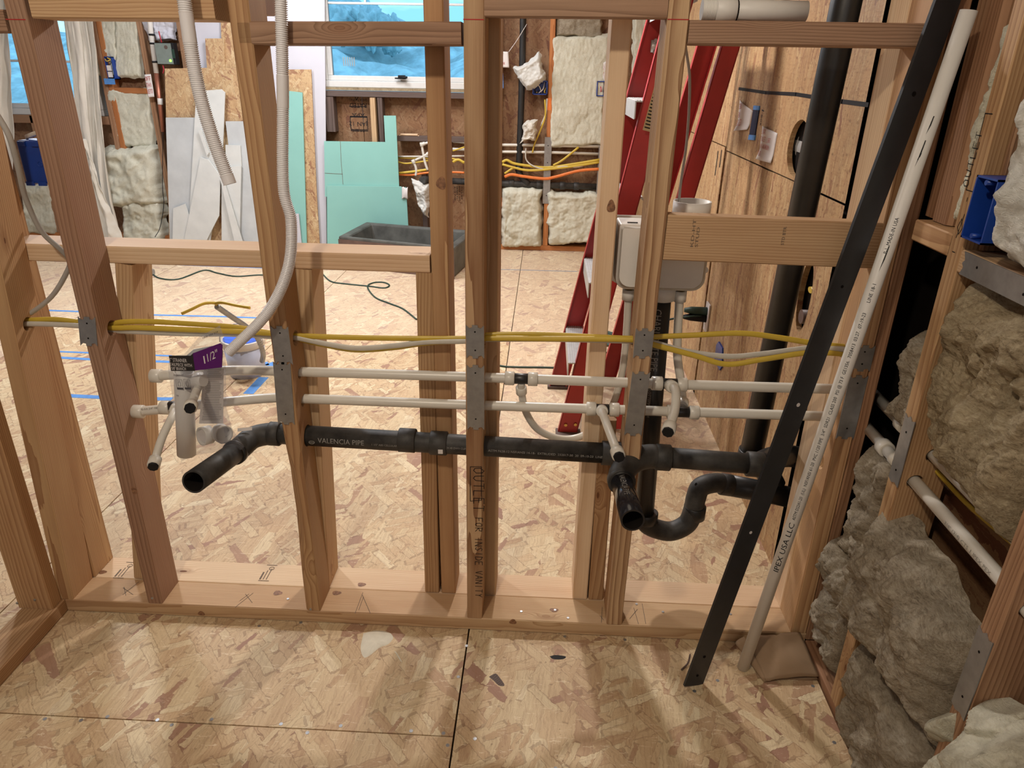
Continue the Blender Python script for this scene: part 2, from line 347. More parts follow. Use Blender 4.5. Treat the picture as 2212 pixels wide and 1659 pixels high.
def lumber(name, p0, p1, a, b, mat, u=(1,0,0), ch=.0025, label=None, cat='stud', warp=None, seg=1, drill=(), kind=None, parent=None, wane=None):
    """2x lumber: p0->p1 is the centre line, a = size along u, b = size across; local Z is the grain"""
    p0, p1 = V(p0), V(p1); z = (p1-p0).normalized(); L = (p1-p0).length; x = V(u); x = (x-z*x.dot(z)).normalized(); y = z.cross(x)
    mb = MB(); c = ch; ha, hb = a/2, b/2
    base = [(-ha+c,-hb),(ha-c,-hb),(ha,-hb+c),(ha,hb-c),(ha-c,hb),(-ha+c,hb),(-ha,hb-c),(-ha,-hb+c)]
    if warp or wane: seg = max(seg, 40)
    vs = []
    for i in range(seg+1):
        t = i/seg; dx, dy = warp(t*L) if warp else (0, 0); ring = [list(q) for q in base]
        if wane:
            g = wane(t*L)  # extra chamfer on corner (-x,-y)
            if g > 0: ring[0][0] += g; ring[7][1] += g
        vs += [(q[0]+dx, q[1]+dy, t*L) for q in ring]
    n = 8; fs = [(i*n+k, i*n+(k+1) % n, (i+1)*n+(k+1) % n, (i+1)*n+k) for i in range(seg) for k in range(n)]
    fs += [tuple(range(n-1, -1, -1)), tuple(seg*n+k for k in range(n))]
    mb.add(vs, fs)
    mw = Matrix(((x.x,y.x,z.x,p0.x),(x.y,y.y,z.y,p0.y),(x.z,y.z,z.z,p0.z),(0,0,0,1)))
    o = mb.build(name, mat, mat=mw)
    if parent: o.parent = parent; o.matrix_parent_inverse = Matrix.Translation(-parent.location)
    for (q, d, r) in drill:
        cut = MB(); d = V(d).normalized(); cut.tube([V(q)-d*.08, V(q)+d*.08], r, 20)
        co = cut.build('cutter', M['hole']); md = o.modifiers.new('d', 'BOOLEAN'); md.object = co; md.operation = 'DIFFERENCE'; md.solver = 'EXACT'
        bpy.context.view_layer.update(); dg = bpy.context.evaluated_depsgraph_get()
        me = bpy.data.meshes.new_from_object(o.evaluated_get(dg)); o.modifiers.clear(); old = o.data; o.data = me
        me.materials.clear(); me.materials.append(mat); bpy.data.meshes.remove(old); me.name = name
        cm = co.data; bpy.data.objects.remove(co); bpy.data.meshes.remove(cm)
    if kind: o['kind'] = kind
    if label: tag(o, label, cat)
    return o
_tc = {}
def text2d(s, size=1.0, fine=0):
    cu = bpy.data.curves.new('t', 'FONT'); cu.body = s; cu.size = size; cu.resolution_u = 2
    o = bpy.data.objects.new('t', cu); C.objects.link(o); me = bpy.data.meshes.new_from_object(o)
    vs = [v.co.copy() for v in me.vertices]; fs = [list(p.vertices) for p in me.polygons]
    if fine:
        bm = bmesh.new(); bm.from_mesh(me); bmesh.ops.triangulate(bm, faces=bm.faces)
        for _ in range(4):
            le = [e for e in bm.edges if abs(e.verts[0].co.y-e.verts[1].co.y) > fine]
            if not le: break
            bmesh.ops.subdivide_edges(bm, edges=le, cuts=1); bmesh.ops.triangulate(bm, faces=[f for f in bm.faces if len(f.verts) > 3])
        bm.verts.index_update(); vs = [v.co.copy() for v in bm.verts]; fs = [[v.index for v in f.verts] for f in bm.faces]; bm.free()
    bpy.data.objects.remove(o); bpy.data.curves.remove(cu); bpy.data.meshes.remove(me); return vs, fs
def printed(name, s, org, xd, yd, height, mat, par=None, wrap=None, sx=1.0, length=None, lift=.0006):
    """flat lettering lying on a plane or wrapped on a cylinder. wrap=(p0,p1,r,ndir)"""
    vs, fs = text2d(s, 1.0, .14 if wrap and height > .008 else 0); w_ = max(v.x for v in vs); k = height/.72; kx = (length/w_) if length else k*sx
    mb = MB(); xd = V(xd).normalized()
    if wrap:
        ax, r, nd = V(wrap[0]), wrap[1], V(wrap[2]); nd = (nd-xd*nd.dot(xd)).normalized(); td = nd.cross(xd)
        out = []
        for v in vs:
            a = (v.y*k-height/2)/r; out.append(ax+xd*(v.x*kx)+(nd*math.cos(a)+td*math.sin(a))*(r+lift))
    else:
        yd = V(yd).normalized(); n_ = xd.cross(yd)
        out = [V(org)+xd*v.x*kx+yd*v.y*k for v in vs]
    mb.add(out, fs)
    o = mb.build(name, mat)
    if par: o.parent = par; o.matrix_parent_inverse = (Matrix.Translation(-par.location) if par.type == 'EMPTY' else par.matrix_world.inverted())
    return o
# hand lettering: strokes on a 1 x 1.4 cell
ST = {'A':[[(0,0),(.5,1.4),(1,0)],[(.2,.5),(.8,.5)]],'B':[[(0,0),(0,1.4),(.8,1.2),(.7,.8),(0,.7),(.9,.5),(.8,.1),(0,0)]],'C':[[(1,1.2),(.5,1.4),(0,.8),(.1,.2),(.6,0),(1,.2)]],
'D':[[(0,0),(0,1.4),(.7,1.2),(1,.7),(.7,.1),(0,0)]],'E':[[(1,1.4),(0,1.4),(0,0),(1,0)],[(0,.7),(.8,.7)]],'F':[[(1,1.4),(0,1.4),(0,0)],[(0,.7),(.8,.7)]],'G':[[(1,1.2),(.5,1.4),(0,.8),(.1,.1),(.8,0),(1,.6),(.5,.6)]],
'H':[[(0,0),(0,1.4)],[(1,0),(1,1.4)],[(0,.7),(1,.7)]],'I':[[(.5,0),(.5,1.4)]],'K':[[(0,0),(0,1.4)],[(1,1.4),(0,.6),(1,0)]],'L':[[(0,1.4),(0,0),(.9,0)]],'M':[[(0,0),(.1,1.4),(.5,.5),(.9,1.4),(1,0)]],'N':[[(0,0),(0,1.4),(1,0),(1,1.4)]],
'O':[[(.5,1.4),(0,.9),(.1,.2),(.5,0),(.95,.3),(.9,1.1),(.5,1.4)]],'P':[[(0,0),(0,1.4),(.9,1.3),(.9,.8),(0,.6)]],'R':[[(0,0),(0,1.4),(.9,1.2),(.8,.8),(0,.7),(1,0)]],'S':[[(1,1.2),(.5,1.4),(.1,1.1),(.9,.4),(.5,0),(0,.2)]],
'T':[[(0,1.4),(1,1.4)],[(.5,1.4),(.5,0)]],'U':[[(0,1.4),(.1,.2),(.5,0),(.9,.3),(1,1.4)]],'V':[[(0,1.4),(.5,0),(1,1.4)]],'W':[[(0,1.4),(.25,0),(.5,.9),(.75,0),(1,1.4)]],'X':[[(0,0),(1,1.4)],[(0,1.4),(1,0)]],'Y':[[(0,1.4),(.5,.7),(1,1.4)],[(.5,.7),(.4,0)]],'Z':[[(0,1.4),(1,1.4),(0,0),(1,0)]],'-':[[(.1,.7),(.9,.7)]],
'0':[[(.5,1.4),(0,.9),(.1,.2),(.5,0),(.95,.3),(.9,1.1),(.5,1.4)]],'1':[[(.5,0),(.5,1.4)]],'2':[[(0,1.1),(.5,1.4),(.9,1),(0,0),(1,0)]],'3':[[(0,1.3),(.9,1.2),(.4,.8),(.9,.4),(.5,0),(0,.1)]],'5':[[(1,1.4),(.1,1.4),(.1,.8),(.9,.6),(.7,.1),(0,0)]]}
def strokes(mb, lines, org, xd, yd, wd, lift, sx=1.0, sy=1.0, m=0):
    xd, yd = V(xd).normalized(), V(yd).normalized(); n_ = xd.cross(yd); org = V(org)+n_*lift
    for ln in lines:
        p = [org+xd*(a*sx)+yd*(b*sy) for a, b in ln]
        for i in range(len(p)-1):
            d = (p[i+1]-p[i]);
            if d.length < 1e-6: continue
            d.normalize(); s_ = n_.cross(d)*wd/2; e = d*wd*.3
            mb.add([p[i]-s_-e, p[i+1]-s_+e, p[i+1]+s_+e, p[i]+s_-e], [(0,1,2,3)], m)
def hand(name, s, org, xd, yd, h, mat, par, wd=None, sx=.62, lift=.0008, jit=.08, inv=None):
    mb = MB(); x = 0; k = h/1.4
    for ch in s:
        if ch in ST:
            j = R.uniform(-jit, jit)
            strokes(mb, [[(x+a*sx*k*1.0, (b+j*a+R.uniform(-jit, jit)*.4)*k) for a, b in l] for l in ST[ch]], org, xd, yd, wd or h*.09, lift)
        x += k*sx*1.45
    o = mb.build(name, mat); o['kind'] = 'stuff'
    o.parent = par; o.matrix_parent_inverse = (Matrix.Translation(-par.location) if par.type == 'EMPTY' else par.matrix_world.inverted())
    return o
def fr(p, oct=4, s=1.0): return noise.fractal(V(p)*s, 1.0, 2.0, oct, noise_basis='PERLIN_ORIGINAL')
def batt(name, quad, nrm, th, mat, label, seed=1, nu=40, nv=40, amp=.02, fs=12, rag=.02, group=None, folds=0.0, fold_dir=(1, 0), puff=.35, back=.0, corner=True):
    """insulation batt: quad = 4 corners (u0v0,u1v0,u1v1,u0v1) on its back plane, bulging th along nrm, ragged edge, lumpy face"""
    q = [V(x) for x in quad]; n_ = V(nrm).normalized(); sd = V((seed*3.17, seed*1.31, seed*5.7)); L1 = (q[1]-q[0]).length; L2 = (q[3]-q[0]).length
    mb = MB()
    def P(u, v): return (q[0]*(1-u)*(1-v)+q[1]*u*(1-v)+q[2]*u*v+q[3]*(1-u)*v)
    def fn(u, v):
        p = P(u, v); eu = min(u, 1-u)*L1; ev = min(v, 1-v)*L2; e = min(eu, ev)
        k = 1-(1-min(1, e/(th*puff+1e-6)))**2.4
        r = V((fr(p+sd, 3, 14), fr(p+sd*2, 3, 14), fr(p+sd*3, 3, 14)))*rag*(1-min(1, e/.05))
        h = th*(back+(1-back)*max(k, 0))+amp*k*(fr(p+sd, 6, fs))*1.0+.0045*k*fr(p+sd, 3, 55)
        if folds:
            t = (u*fold_dir[0]*L1+v*fold_dir[1]*L2)*fs*.6+fr(p+sd*4, 3, 5)*1.6; rd = 1-abs(math.sin(t)); h -= folds*k*rd**4
            h -= folds*.6*k*max(0, abs(fr(p-sd, 4, fs*.7))*2.2-.9)
        return p+n_*h+r-n_*r.dot(n_)*.5
    mb.grid(fn, nu, nv)
    # back
    rim = [i*(nv+1) for i in range(nu+1)]+[nu*(nv+1)+j for j in range(1, nv+1)]+[i*(nv+1)+nv for i in range(nu-1, -1, -1)]+[j for j in range(nv-1, 0, -1)]
    mb.f.append(rim); mb.m.append(0); mb.s.append(False)
    c0 = P(.5, .5); mb.v = [x-c0 for x in mb.v]
    o = mb.build(name, mat, loc=c0); return tag(o, label, 'insulation', group)

# ================================================================== SETTING
def slab(name, a, b, mat, kind='structure', parent=None, m=0):
    mb = MB(); mb.box(a, b); o = mb.build(name, mat)
    if parent: o.parent = parent
    if kind: o['kind'] = kind
    return o
floor = slab('floor', (-5, -3.2, -.30), (3, 4.9, -.021), M['hole'])
XS = [(-4.9, -3.817), (-3.813, -2.597), (-2.593, -1.377), (-1.373, -.157), (-.153, .70)]
OFF = [-.32, -1.54, -.32-.0, -.32, -1.54]
for i, (x0, x1) in enumerate(XS):
    y = OFF[i]-2.44
    while y < 4.3:
        y0, y1 = max(y, -3.1)+.0015, min(y+2.44 if not (i == 4 and abs(y-.089) < .001) else .90, 4.3)-.0015
        if i == 4 and y0 < 0 < y1: y1 = .0885
        if y1 > y0+.05:
            xx = x1
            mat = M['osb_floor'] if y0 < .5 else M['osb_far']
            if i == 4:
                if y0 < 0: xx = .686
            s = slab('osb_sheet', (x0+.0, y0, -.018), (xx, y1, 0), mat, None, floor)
        y = (y1+.0005) if (i == 4 and abs(y1-.0885) < .01) else (.9 if i == 4 and abs(y0-.0905) < .01 else y+2.44)
# nail heads and screws driven along the joints
mb = MB()
for (px, py) in [(340,1555),(232,1548),(175,1556),(97,1553),(371,1566),(457,1554),(607,1564),(736,1568),(888,1579),(958,1584),(990,1462),(1026,1596),(664,1583),(967,1610),(1220,1375),(1350,1382),(1008,1395),(650,1345),(1500,1493),(1550,1470),(1660,1300),(1756,1482),(1802,1604),(1200,1660),(560,1352)]:
    p = at(px, py, Z=0); mb.tube([p-V((0,0,.002)), p+V((0,0,.0005))], .0042, 10)
o = mb.build('floor_nails', M['galv']); o['kind'] = 'stuff'; o.parent = floor
# ceiling and enclosing walls (mostly out of view)
slab('ceiling', (-5, -3.2, 2.46), (3, 4.9, 2.6), M['drywall'])
slab('wall_left', (-5.0, -3.2, 0), (-4.9, 4.9, 2.46), M['drywall'])
slab('wall_back', (-5, -3.3, 0), (3, -3.2, 2.46), M['drywall'])
slab('wall_partition', (-1.45, -3.2, 0), (-1.30, -.9, 2.46), M['drywall'])
# far wall: sheathing behind the studs with openings for the windows
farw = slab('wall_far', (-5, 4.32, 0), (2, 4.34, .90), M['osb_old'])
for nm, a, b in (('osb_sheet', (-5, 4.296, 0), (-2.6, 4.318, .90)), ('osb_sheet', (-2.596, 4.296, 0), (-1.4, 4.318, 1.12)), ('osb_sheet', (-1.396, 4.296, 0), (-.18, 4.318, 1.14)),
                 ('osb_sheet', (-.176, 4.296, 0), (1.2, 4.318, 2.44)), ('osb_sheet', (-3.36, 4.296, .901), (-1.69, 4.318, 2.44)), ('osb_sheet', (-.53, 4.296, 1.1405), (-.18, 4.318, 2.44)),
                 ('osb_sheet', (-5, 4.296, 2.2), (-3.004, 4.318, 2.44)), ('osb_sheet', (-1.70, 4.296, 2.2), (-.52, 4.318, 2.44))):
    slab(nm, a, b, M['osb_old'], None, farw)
# right-hand sheathed wall of the far room
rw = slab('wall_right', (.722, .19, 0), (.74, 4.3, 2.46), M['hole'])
def wsheet(y0, y1, z0, z1, hole=None):
    mb = MB()
    if not hole: mb.box((.700, y0, z0), (.715, y1, z1))
    else:
        hy, hz, ry, rz = hole; n = 28; ring = [(hy+ry*math.cos(2*math.pi*k/n), hz+rz*math.sin(2*math.pi*k/n)) for k in range(n)]
        outer = []
        for a, c in ring:  # project to rectangle
            dy, dz = a-hy, c-hz; ty = ((y1 if dy > 0 else y0)-hy)/dy if abs(dy) > 1e-9 else 1e9; tz = ((z1 if dz > 0 else z0)-hz)/dz if abs(dz) > 1e-9 else 1e9
            t = min(ty, tz); outer.append((hy+dy*t, hz+dz*t))
        for k in range(n):
            j = (k+1) % n; A, B, D, E_ = ring[k], ring[j], outer[j], outer[k]
            mb.add([(.70, *A), (.70, *E_), (.70, *D), (.70, *B)], [(0,1,2,3)])
            mb.add([(.70, *A), (.70, *B), (.715, *B), (.715, *A)], [(0,1,2,3)])
            if abs(E_[0]-D[0]) > 1e-6 and abs(E_[1]-D[1]) > 1e-6:
                cy = y1 if max(E_[0], D[0]) > y1-1e-6 else y0; cz = z1 if max(E_[1], D[1]) > z1-1e-6 else z0
                mb.add([(.70, *E_), (.70, cy, cz), (.70, *D)], [(0,1,2)])
    o = mb.build('osb_sheet', M['osb_wall']); o.parent = rw; return o
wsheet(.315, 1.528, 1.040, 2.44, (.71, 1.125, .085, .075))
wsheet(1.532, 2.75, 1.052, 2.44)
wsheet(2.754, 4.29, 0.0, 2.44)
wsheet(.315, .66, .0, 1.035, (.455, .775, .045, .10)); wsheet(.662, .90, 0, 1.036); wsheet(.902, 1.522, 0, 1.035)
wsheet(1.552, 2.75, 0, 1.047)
# marker line and pencil marks on the right wall sheathing
mb = MB()
strokes(mb, [[(-1.46, 1.262), (-1.1, 1.258), (-.8, 1.262)], [(-.8, 1.262), (-.45, 1.256), (-.30, 1.255)]], (.70, 0, 0), (0, -1, 0), (0, 0, 1), .010, .0008)
strokes(mb, [[(-1.115, 1.205), (-1.09, 1.203)], [(-1.17, 1.205), (-1.15, 1.20)]], (.70, 0, 0), (0, -1, 0), (0, 0, 1), .004, .0008)
strokes(mb, [[(-1.66, 1.02), (-1.66, .93)], [(-1.60, 1.03), (-1.60, .97)]], (.70, 0, 0), (0, -1, 0), (0, 0, 1), .012, .0008)
o = mb.build('marker_line', M['ink']); o['kind'] = 'stuff'; o.parent = rw
hand('marker_writing', 'BOX', (.6995, 1.115, 1.19), (0, 0, -1), (0, -1, 0), .018, M['ink'], rw)
# foil duct seen through the oval cut-out, cable and plug in the lower cut-out
mb = MB(); mb.tube([(.80, .60, 1.125), (.80, .90, 1.125)], [.08]*2, 24)
for k in range(7): mb.tube([(.80, .60+.045*k, 1.125), (.80, .603+.045*k, 1.125)], .0825, 24)
tag(mb.build('metal_duct', M['alu']), 'bare metal duct showing through the oval cut-out behind the tall black pipe', 'duct')
mb = MB(); mb.tube([(.70, .425, .80), (.715, .425, .80), (.76, .425, .80)], .008, 12, flat=(1, 2.0), up=(0,0,1))
tag(mb.build('cable_stub', M['yellow']), 'short yellow stub in the torn cut-out right of the tall black pipe', 'cable')
mb = MB(); mb.tube([(.695, .44, .722), (.76, .44, .722)], .019, 20)
tag(mb.build('brown_knob', M['sink_copper']), 'round brown pipe end in the torn cut-out beside the tall black pipe', 'pipe')

# ================================================================== FRAMING OF THE NEAR DOUBLE WALL
def vstud(name, pxb, pyb, pxt, pyt, y, mat, label, z0=.0385, z1=2.38, wdt=.038, dep=.089, drill=(), off=0, **kw):
    """vertical stud whose front-left edge passes through two photograph pixels on plane Y=y"""
    a, b = at(pxb, pyb, Y=y), at(pxt, pyt, Y=y); s = (b.x-a.x)/(b.z-a.z); xb = a.x+(z0-a.z)*s; xt = a.x+(z1-a.z)*s
    dr = [(V((0, y+dy, z)) + V((xb+(z-z0)*s+wdt/2, 0, 0)), (1, 0, 0), r) for (z, r, dy) in drill]
    o = lumber(name, (xb+wdt/2, y+dep/2, z0), (xt+wdt/2, y+dep/2, z1), wdt, dep, mat, label=label, drill=dr, **kw)
    o['x0'] = xb; return o
fplate = lumber('bottom_plate', (-1.206, .0445, .019), (.690, .0445, .019), .089, .038, M['fir_light'], u=(0, 1, 0), label='front bottom plate of the near wall, with carpenter X marks and nails', cat='plate')
bplate = lumber('bottom_plate', (-1.206, .1345, .0185), (.690, .1345, .0185), .089, .037, M['pine'], u=(0, 1, 0), label='pale back bottom plate lying right behind the front one', cat='plate')
lplate = lumber('bottom_plate', (-1.2515, -3.0, .019), (-1.2515, .178, .019), .089, .038, M['fir'], u=(1, 0, 0), label='bottom plate of the left wall running toward the camera', cat='plate')
tplate = lumber('top_plate', (-1.30, .089, 2.40), (.70, .089, 2.40), .178, .04, M['fir'], u=(0, 1, 0), label='doubled top plate above the near wall', cat='plate')
DR = [(.605, .0125, .045), (.679, .0125, .045), (.805, .013, .045)]
def s2warp(z):
    a = -.010*math.exp(-((z-.86+.6)/.10)**2); return (0, 0)
def s2wane(z): return max(0, .016*math.exp(-((z-.30)/.13)**2)+.006*math.exp(-((z-.42)/.03)**2))+ (.004 if z < .5 else 0)
S1 = vstud('wall_stud', 321, 1308, 15, 39, 0, M['fir_pinkish'], 'second front stud from the left, pinkish brown, one small nail plate, beside the blue box', drill=[(.774, .018, .045)])
S2 = vstud('wall_stud', 661, 1322, 490, 0, 0, M['fir'], 'front stud with a wavy waned edge low down, right of the hanging plastic bag', drill=[(.61, .0125, .045), (.679, .0125, .045), (.764, .018, .045), (.519, .026, .05)], wane=s2wane)
S3 = vstud('wall_stud', 1009, 1333, 1001, 42, 0, M['fir_coarse'], 'middle front stud with handwriting about an outlet inside the vanity', drill=[(.608, .0125, .045), (.679, .0125, .045), (.772, .018, .045), (.512, .026, .05)])
S4 = vstud('wall_stud', 1310, 1350, 1442, 42, 0, M['fir_coarse'], 'coarse-grained front stud left of the black trap, two nail plates', drill=[(.606, .0125, .06), (.68, .0125, .06), (.78, .018, .045)])
S0 = vstud('wall_stud', 128, 1298, -170, 0, 0, M['fir'], 'leftmost front stud, standing tight in the corner beside the side wall stud', drill=[(.777, .016, .045)])
L1 = lumber('wall_stud', (-1.2575, -.0205, .0385), (-1.2575, -.0205, 2.38), .089, .038, M['fir'], label='side wall stud at the far left, wide face toward the camera', drill=[((-1.235, -.02, .775), (0, 1, 0), .012)])
S5 = lumber('corner_post', (.671, .0445, .0385), (.671, .0445, 2.38), .038, .089, M['fir'], label='right corner stud behind the leaning bar, empty drilled hole in its side', cat='stud',
            drill=[((.66, .045, .612), (1, 0, 0), .013), ((.66, .045, .684), (1, 0, 0), .013), ((.655, .047, .505), (1, 0, 0), .020), ((.66, .055, .769), (1,0,0), .018)])
P5 = lumber('corner_post', (.671, .134, .0385), (.671, .134, 2.38), .038, .088, M['pine'], label='pale rear corner stud between the near wall and the sheathed wall', cat='stud')
# back row
B1 = vstud('cripple_stud', 289, 1250, 249, 600, .0895, M['fir_light'], 'light cripple stud behind the weathered brown stud, carrying the left of the sill', z1=.907)
B2 = vstud('cripple_stud', 680, 1250, 636, 600, .0895, M['fir_light'], 'cripple stud behind the waned stud, carrying the sill', z1=.907)
B3 = vstud('cripple_stud', 918, 1280, 898, 600, .0895, M['fir'], 'cripple stud under the right end of the sill', z1=.907)
B4 = vstud('wall_stud', 953.5, 1280, 932, 590, .0895, M['fir'], 'full height back stud that closes the right end of the sill, with a big knot')
B5 = lumber('wall_stud', (-.112, .134, .0385), (-.112, .134, 2.38), .038, .088, M['fir_light'], label='back stud half hidden behind the stud with handwriting')
B6 = vstud('wall_stud', 1237, 1290, 1322, 45, .0895, M['pine'], 'pale clean back stud left of the outlet box, one oval knot')
B7 = vstud('cripple_stud', 1271, 1293, 1300, 867, .0895, M['fir'], 'short cripple stud standing right of the pale back stud', z1=.567)
B0 = lumber('wall_stud', (-1.198, .134, .0385), (-1.198, .134, 2.38), .038, .088, M['fir'], label='back stud in the left corner, mostly outside the picture')
sill = lumber('window_sill_plate', (-1.217, .134, .928), (-.2415, .134, .926), .089, .038, M['pine'], u=(0, 1, 0), label='pale flat rough sill running across the left half of the near wall', cat='plate')
# horizontal blocks
lumber('header_block', (-.938, .0445, 1.428), (-.60, .0445, 1.430), .089, .089, M['fir_light'], u=(0, 0, 1), label='thick light header block across the top left between two studs', cat='block')
lumber('header_block', (-1.20, .02, 1.376), (-.99, .02, 1.378), .038, .038, M['fir_brown'], u=(0, 0, 1), label='short brown block at the top left edge of the picture', cat='block')
lumber('blocking', (-.5615, .0445, 1.365), (-.158, .0445, 1.370), .089, .038, M['fir_brown'], u=(0, 1, 0), label='dark brown flat block crossing in front of the window, between waned and middle studs', cat='block')
lumber('header_block', (-.1175, .020, 1.441), (.203, .020, 1.443), .089, .038, M['fir_brown'], u=(0, 0, 1), label='brown header block on edge at the top centre, between middle and coarse studs', cat='block')
lumber('blocking', (.243, .0445, 1.378), (.6515, .0445, 1.3785), .089, .038, M['fir_brown'], u=(0, 1, 0), label='flat brown block at the upper right with a pipe offcut lying on it', cat='block')
board = lumber('backing_board', (.240, .0205, 1.0155), (.6515, .0205, 1.010), .089, .038, M['fir_light'], u=(0, 0, 1), label='wide backing board on edge in front of the outlet box', cat='block')
lumber('header_block', (-.60, .14, 1.432), (-.545, .14, 1.432), .06, .06, M['fir_brown'], u=(0, 0, 1), label='small brown block end above the first corrugated tube', cat='block')
# bark-dark knots, toe nails and red chalk line
def knot(obj_, p, n_, r, elong=1.3):
    mb = MB(); n_ = V(n_); u_ = V((0, 0, 1)) if abs(n_.z) < .5 else V((1, 0, 0)); w_ = n_.cross(u_)
    mb.add([V(p)+n_*.0006]+[V(p)+n_*.0004+(u_*math.cos(a)*elong+w_*math.sin(a))*r*(1+.12*math.sin(3*a+r*900)) for a in [2*math.pi*k/18 for k in range(18)]], [(0, 1+k, 1+(k+1) % 18) for k in range(18)])
    o = mb.build('knot', M['knot']); o.parent = obj_; o.matrix_parent_inverse = obj_.matrix_world.inverted(); return o
b_ = NB('knot_wood'); v_ = b_.n('TexCoord').outputs['Object']; M['knot'] = b_.done(b_.ramp(b_.noise(v_, 160, 3), [(.35, (.16, .075, .04)), (.7, (.36, .18, .09))]), .6)
bpy.context.view_layer.update()
knot(B4, at(953, 396, Y=.0895), (0, -1, 0), .010); knot(B6, at(1320, 446, Y=.0895), (0, -1, 0), .0085, 1.5); knot(fplate, at(1197, 1318, Z=.038), (0, 0, 1), .007, 1.6)
knot(fplate, at(727, 1281, Z=.038), (0, 0, 1), .008, 1.5); knot(fplate, at(1108, 1343, Y=0), (0, -1, 0), .009, .9); knot(fplate, at(435, 1325, Y=0), (0, -1, 0), .009, .8)
knot(fplate, at(600, 1281, Z=.038), (0, 0, 1), .009, 1.3); knot(bplate, at(781, 1263, Z=.037), (0, 0, 1), .008, 1.4); knot(bplate, at(222, 1236, Z=.037), (0, 0, 1), .008, 1.3)
knot(S1, at(290, 1060, Y=0), (0, -1, 0), .007, 1.4)
mb = MB()
for i, (px, py, pl) in enumerate([(329, 1292, 'S1'), (671, 1316, 'S2'), (75, 1296, 'L'), (37, 1303, 'L')]):
    p = at(px, py, Y=0 if pl != 'L' else -.04); mb.tube([p+V((0, .002, 0)), p-V((0, .0012, 0))], .0032, 10)
for px, py in [(1375, 1305), (1578, 1327), (1126, 1321), (1199, 1318), (1227, 1335), (622, 1294), (1432, 1322)]:
    p = at(px, py, Z=.038); mb.tube([p, p+V((0, 0, .0012))], .0034, 10)
tag(mb.build('framing_nails', M['galv']), 'round nail heads dotted along the studs and front plate', 'nails', kind='stuff')
for st_, px in ((S1, 34), (S3, 1023), (S4, 1465)):
    p = at(px, 42, Y=0); mb = MB(); mb.add([(p.x-.0185, -.0005, p.z-.0008), (p.x+.0185, -.0005, p.z-.0008), (p.x+.0185, -.0005, p.z+.0008), (p.x-.0185, -.0005, p.z+.0008)], [(0,1,2,3)])
    o = mb.build('chalk_line', M['ink_red']); o.parent = st_; o.matrix_parent_inverse = st_.matrix_world.inverted()
# carpenter marks on the front plate
mb = MB()
for a, b in [((885,1265),(940,1287)),((1,1),(1,1))]: pass
def ppl(l): return [((at(x, y, Z=.038).x), at(x, y, Z=.038).y) for x, y in l]
strokes(mb, [ppl(l) for l in [[(266,1270),(288,1285)],[(265,1285),(300,1257)],[(268,1268),(272,1287)],[(518,1298),(538,1283)],[(508,1312),(547,1281)],[(530,1283),(545,1302)],[(767,1325),(784,1280)],[(783,1286),(800,1325)],[(785,1290),(775,1318)],[(1360,1337),(1377,1316)],[(1369,1313),(1379,1348)],[(1387,1304),(1395,1348)],[(1296,1330),(1304,1340)],[(1301,1312),(1299,1345)]]], (0, 0, .038), (1, 0, 0), (0, 1, 0), .0012, .0005)
o = mb.build('pencil_marks', M['ink_faint']); o['kind'] = 'stuff'; o.parent = fplate; o.matrix_parent_inverse = fplate.matrix_world.inverted()
for (px, py) in ((268, 1232), (577, 1238)):
    p = at(px, py, Z=.037); mb = MB()
    strokes(mb, [[(-.012, -.032), (.016, -.032)], [(-.012, .034), (.016, .034)]], (p.x, p.y, .037), (1, 0, 0), (0, 1, 0), .002, .0006)
    for k in range(3): strokes(mb, [[(-.010+.0085*k, -.026), (-.010+.0085*k, .002+.008*k)]], (p.x, p.y, .037), (1, 0, 0), (0, 1, 0), .0045 if k == 0 else .0022, .0006)
    mb.add([(p.x+.006+.007*math.cos(a), p.y+.020+.007*math.sin(a), .0377) for a in [i*math.pi/6 for i in range(12)]]+[(p.x+.006+.0055*math.cos(a), p.y+.020+.0055*math.sin(a), .0377) for a in [i*math.pi/6 for i in range(12)]], [(k, (k+1) % 12, 12+(k+1) % 12, 12+k) for k in range(12)])
    o = mb.build('grade_stamp', M['ink_faint']); o['kind'] = 'stuff'; o.parent = bplate; o.matrix_parent_inverse = bplate.matrix_world.inverted()
hand('handwriting', 'OUTLET', (at(1019, 1010, Y=0).x+.004, -.0005, at(1019, 1010, Y=0).z), (0, 0, -1), (1, 0, 0), .024, M['ink'], S3, wd=.0016, sx=.82, inv=1)
hand('handwriting', 'FOR INSIDE VANITY', (at(1021, 1118, Y=0).x+.006, -.0005, at(1021, 1118, Y=0).z), (0, 0, -1), (1, 0, 0), .017, M['ink'], S3, wd=.0014, sx=.80)
mb = MB(); q = [at(1016, 1008, Y=0), at(1040, 1008, Y=0), at(1040, 1080, Y=0), at(1016, 1082, Y=0)]
strokes(mb, [[(a.x, a.z) for a in q+[q[0]]]], (0, 0, 0), (1, 0, 0), (0, 0, 1), .0014, .001)
o = mb.build('handwriting_box', M['ink']); o.parent = S3; o.matrix_parent_inverse = S3.matrix_world.inverted()
for k, tx in enumerate(('KD-HT', 'STUD')):
    p = at(1497+10*k, 535, Y=0); printed('grade_stamp', tx, p+V((0, .001, 0)), (0, 0, 1), (-1, 0, 0), .006, M['ink_faint'], board, length=.055-.015*k, lift=0)
p = at(1693, 530, Y=0); printed('grade_stamp', 'STD BTR', (p.x, .0008, p.z), (0, 0, 1), (-1, 0, 0), .006, M['ink_faint'], board, length=.036)
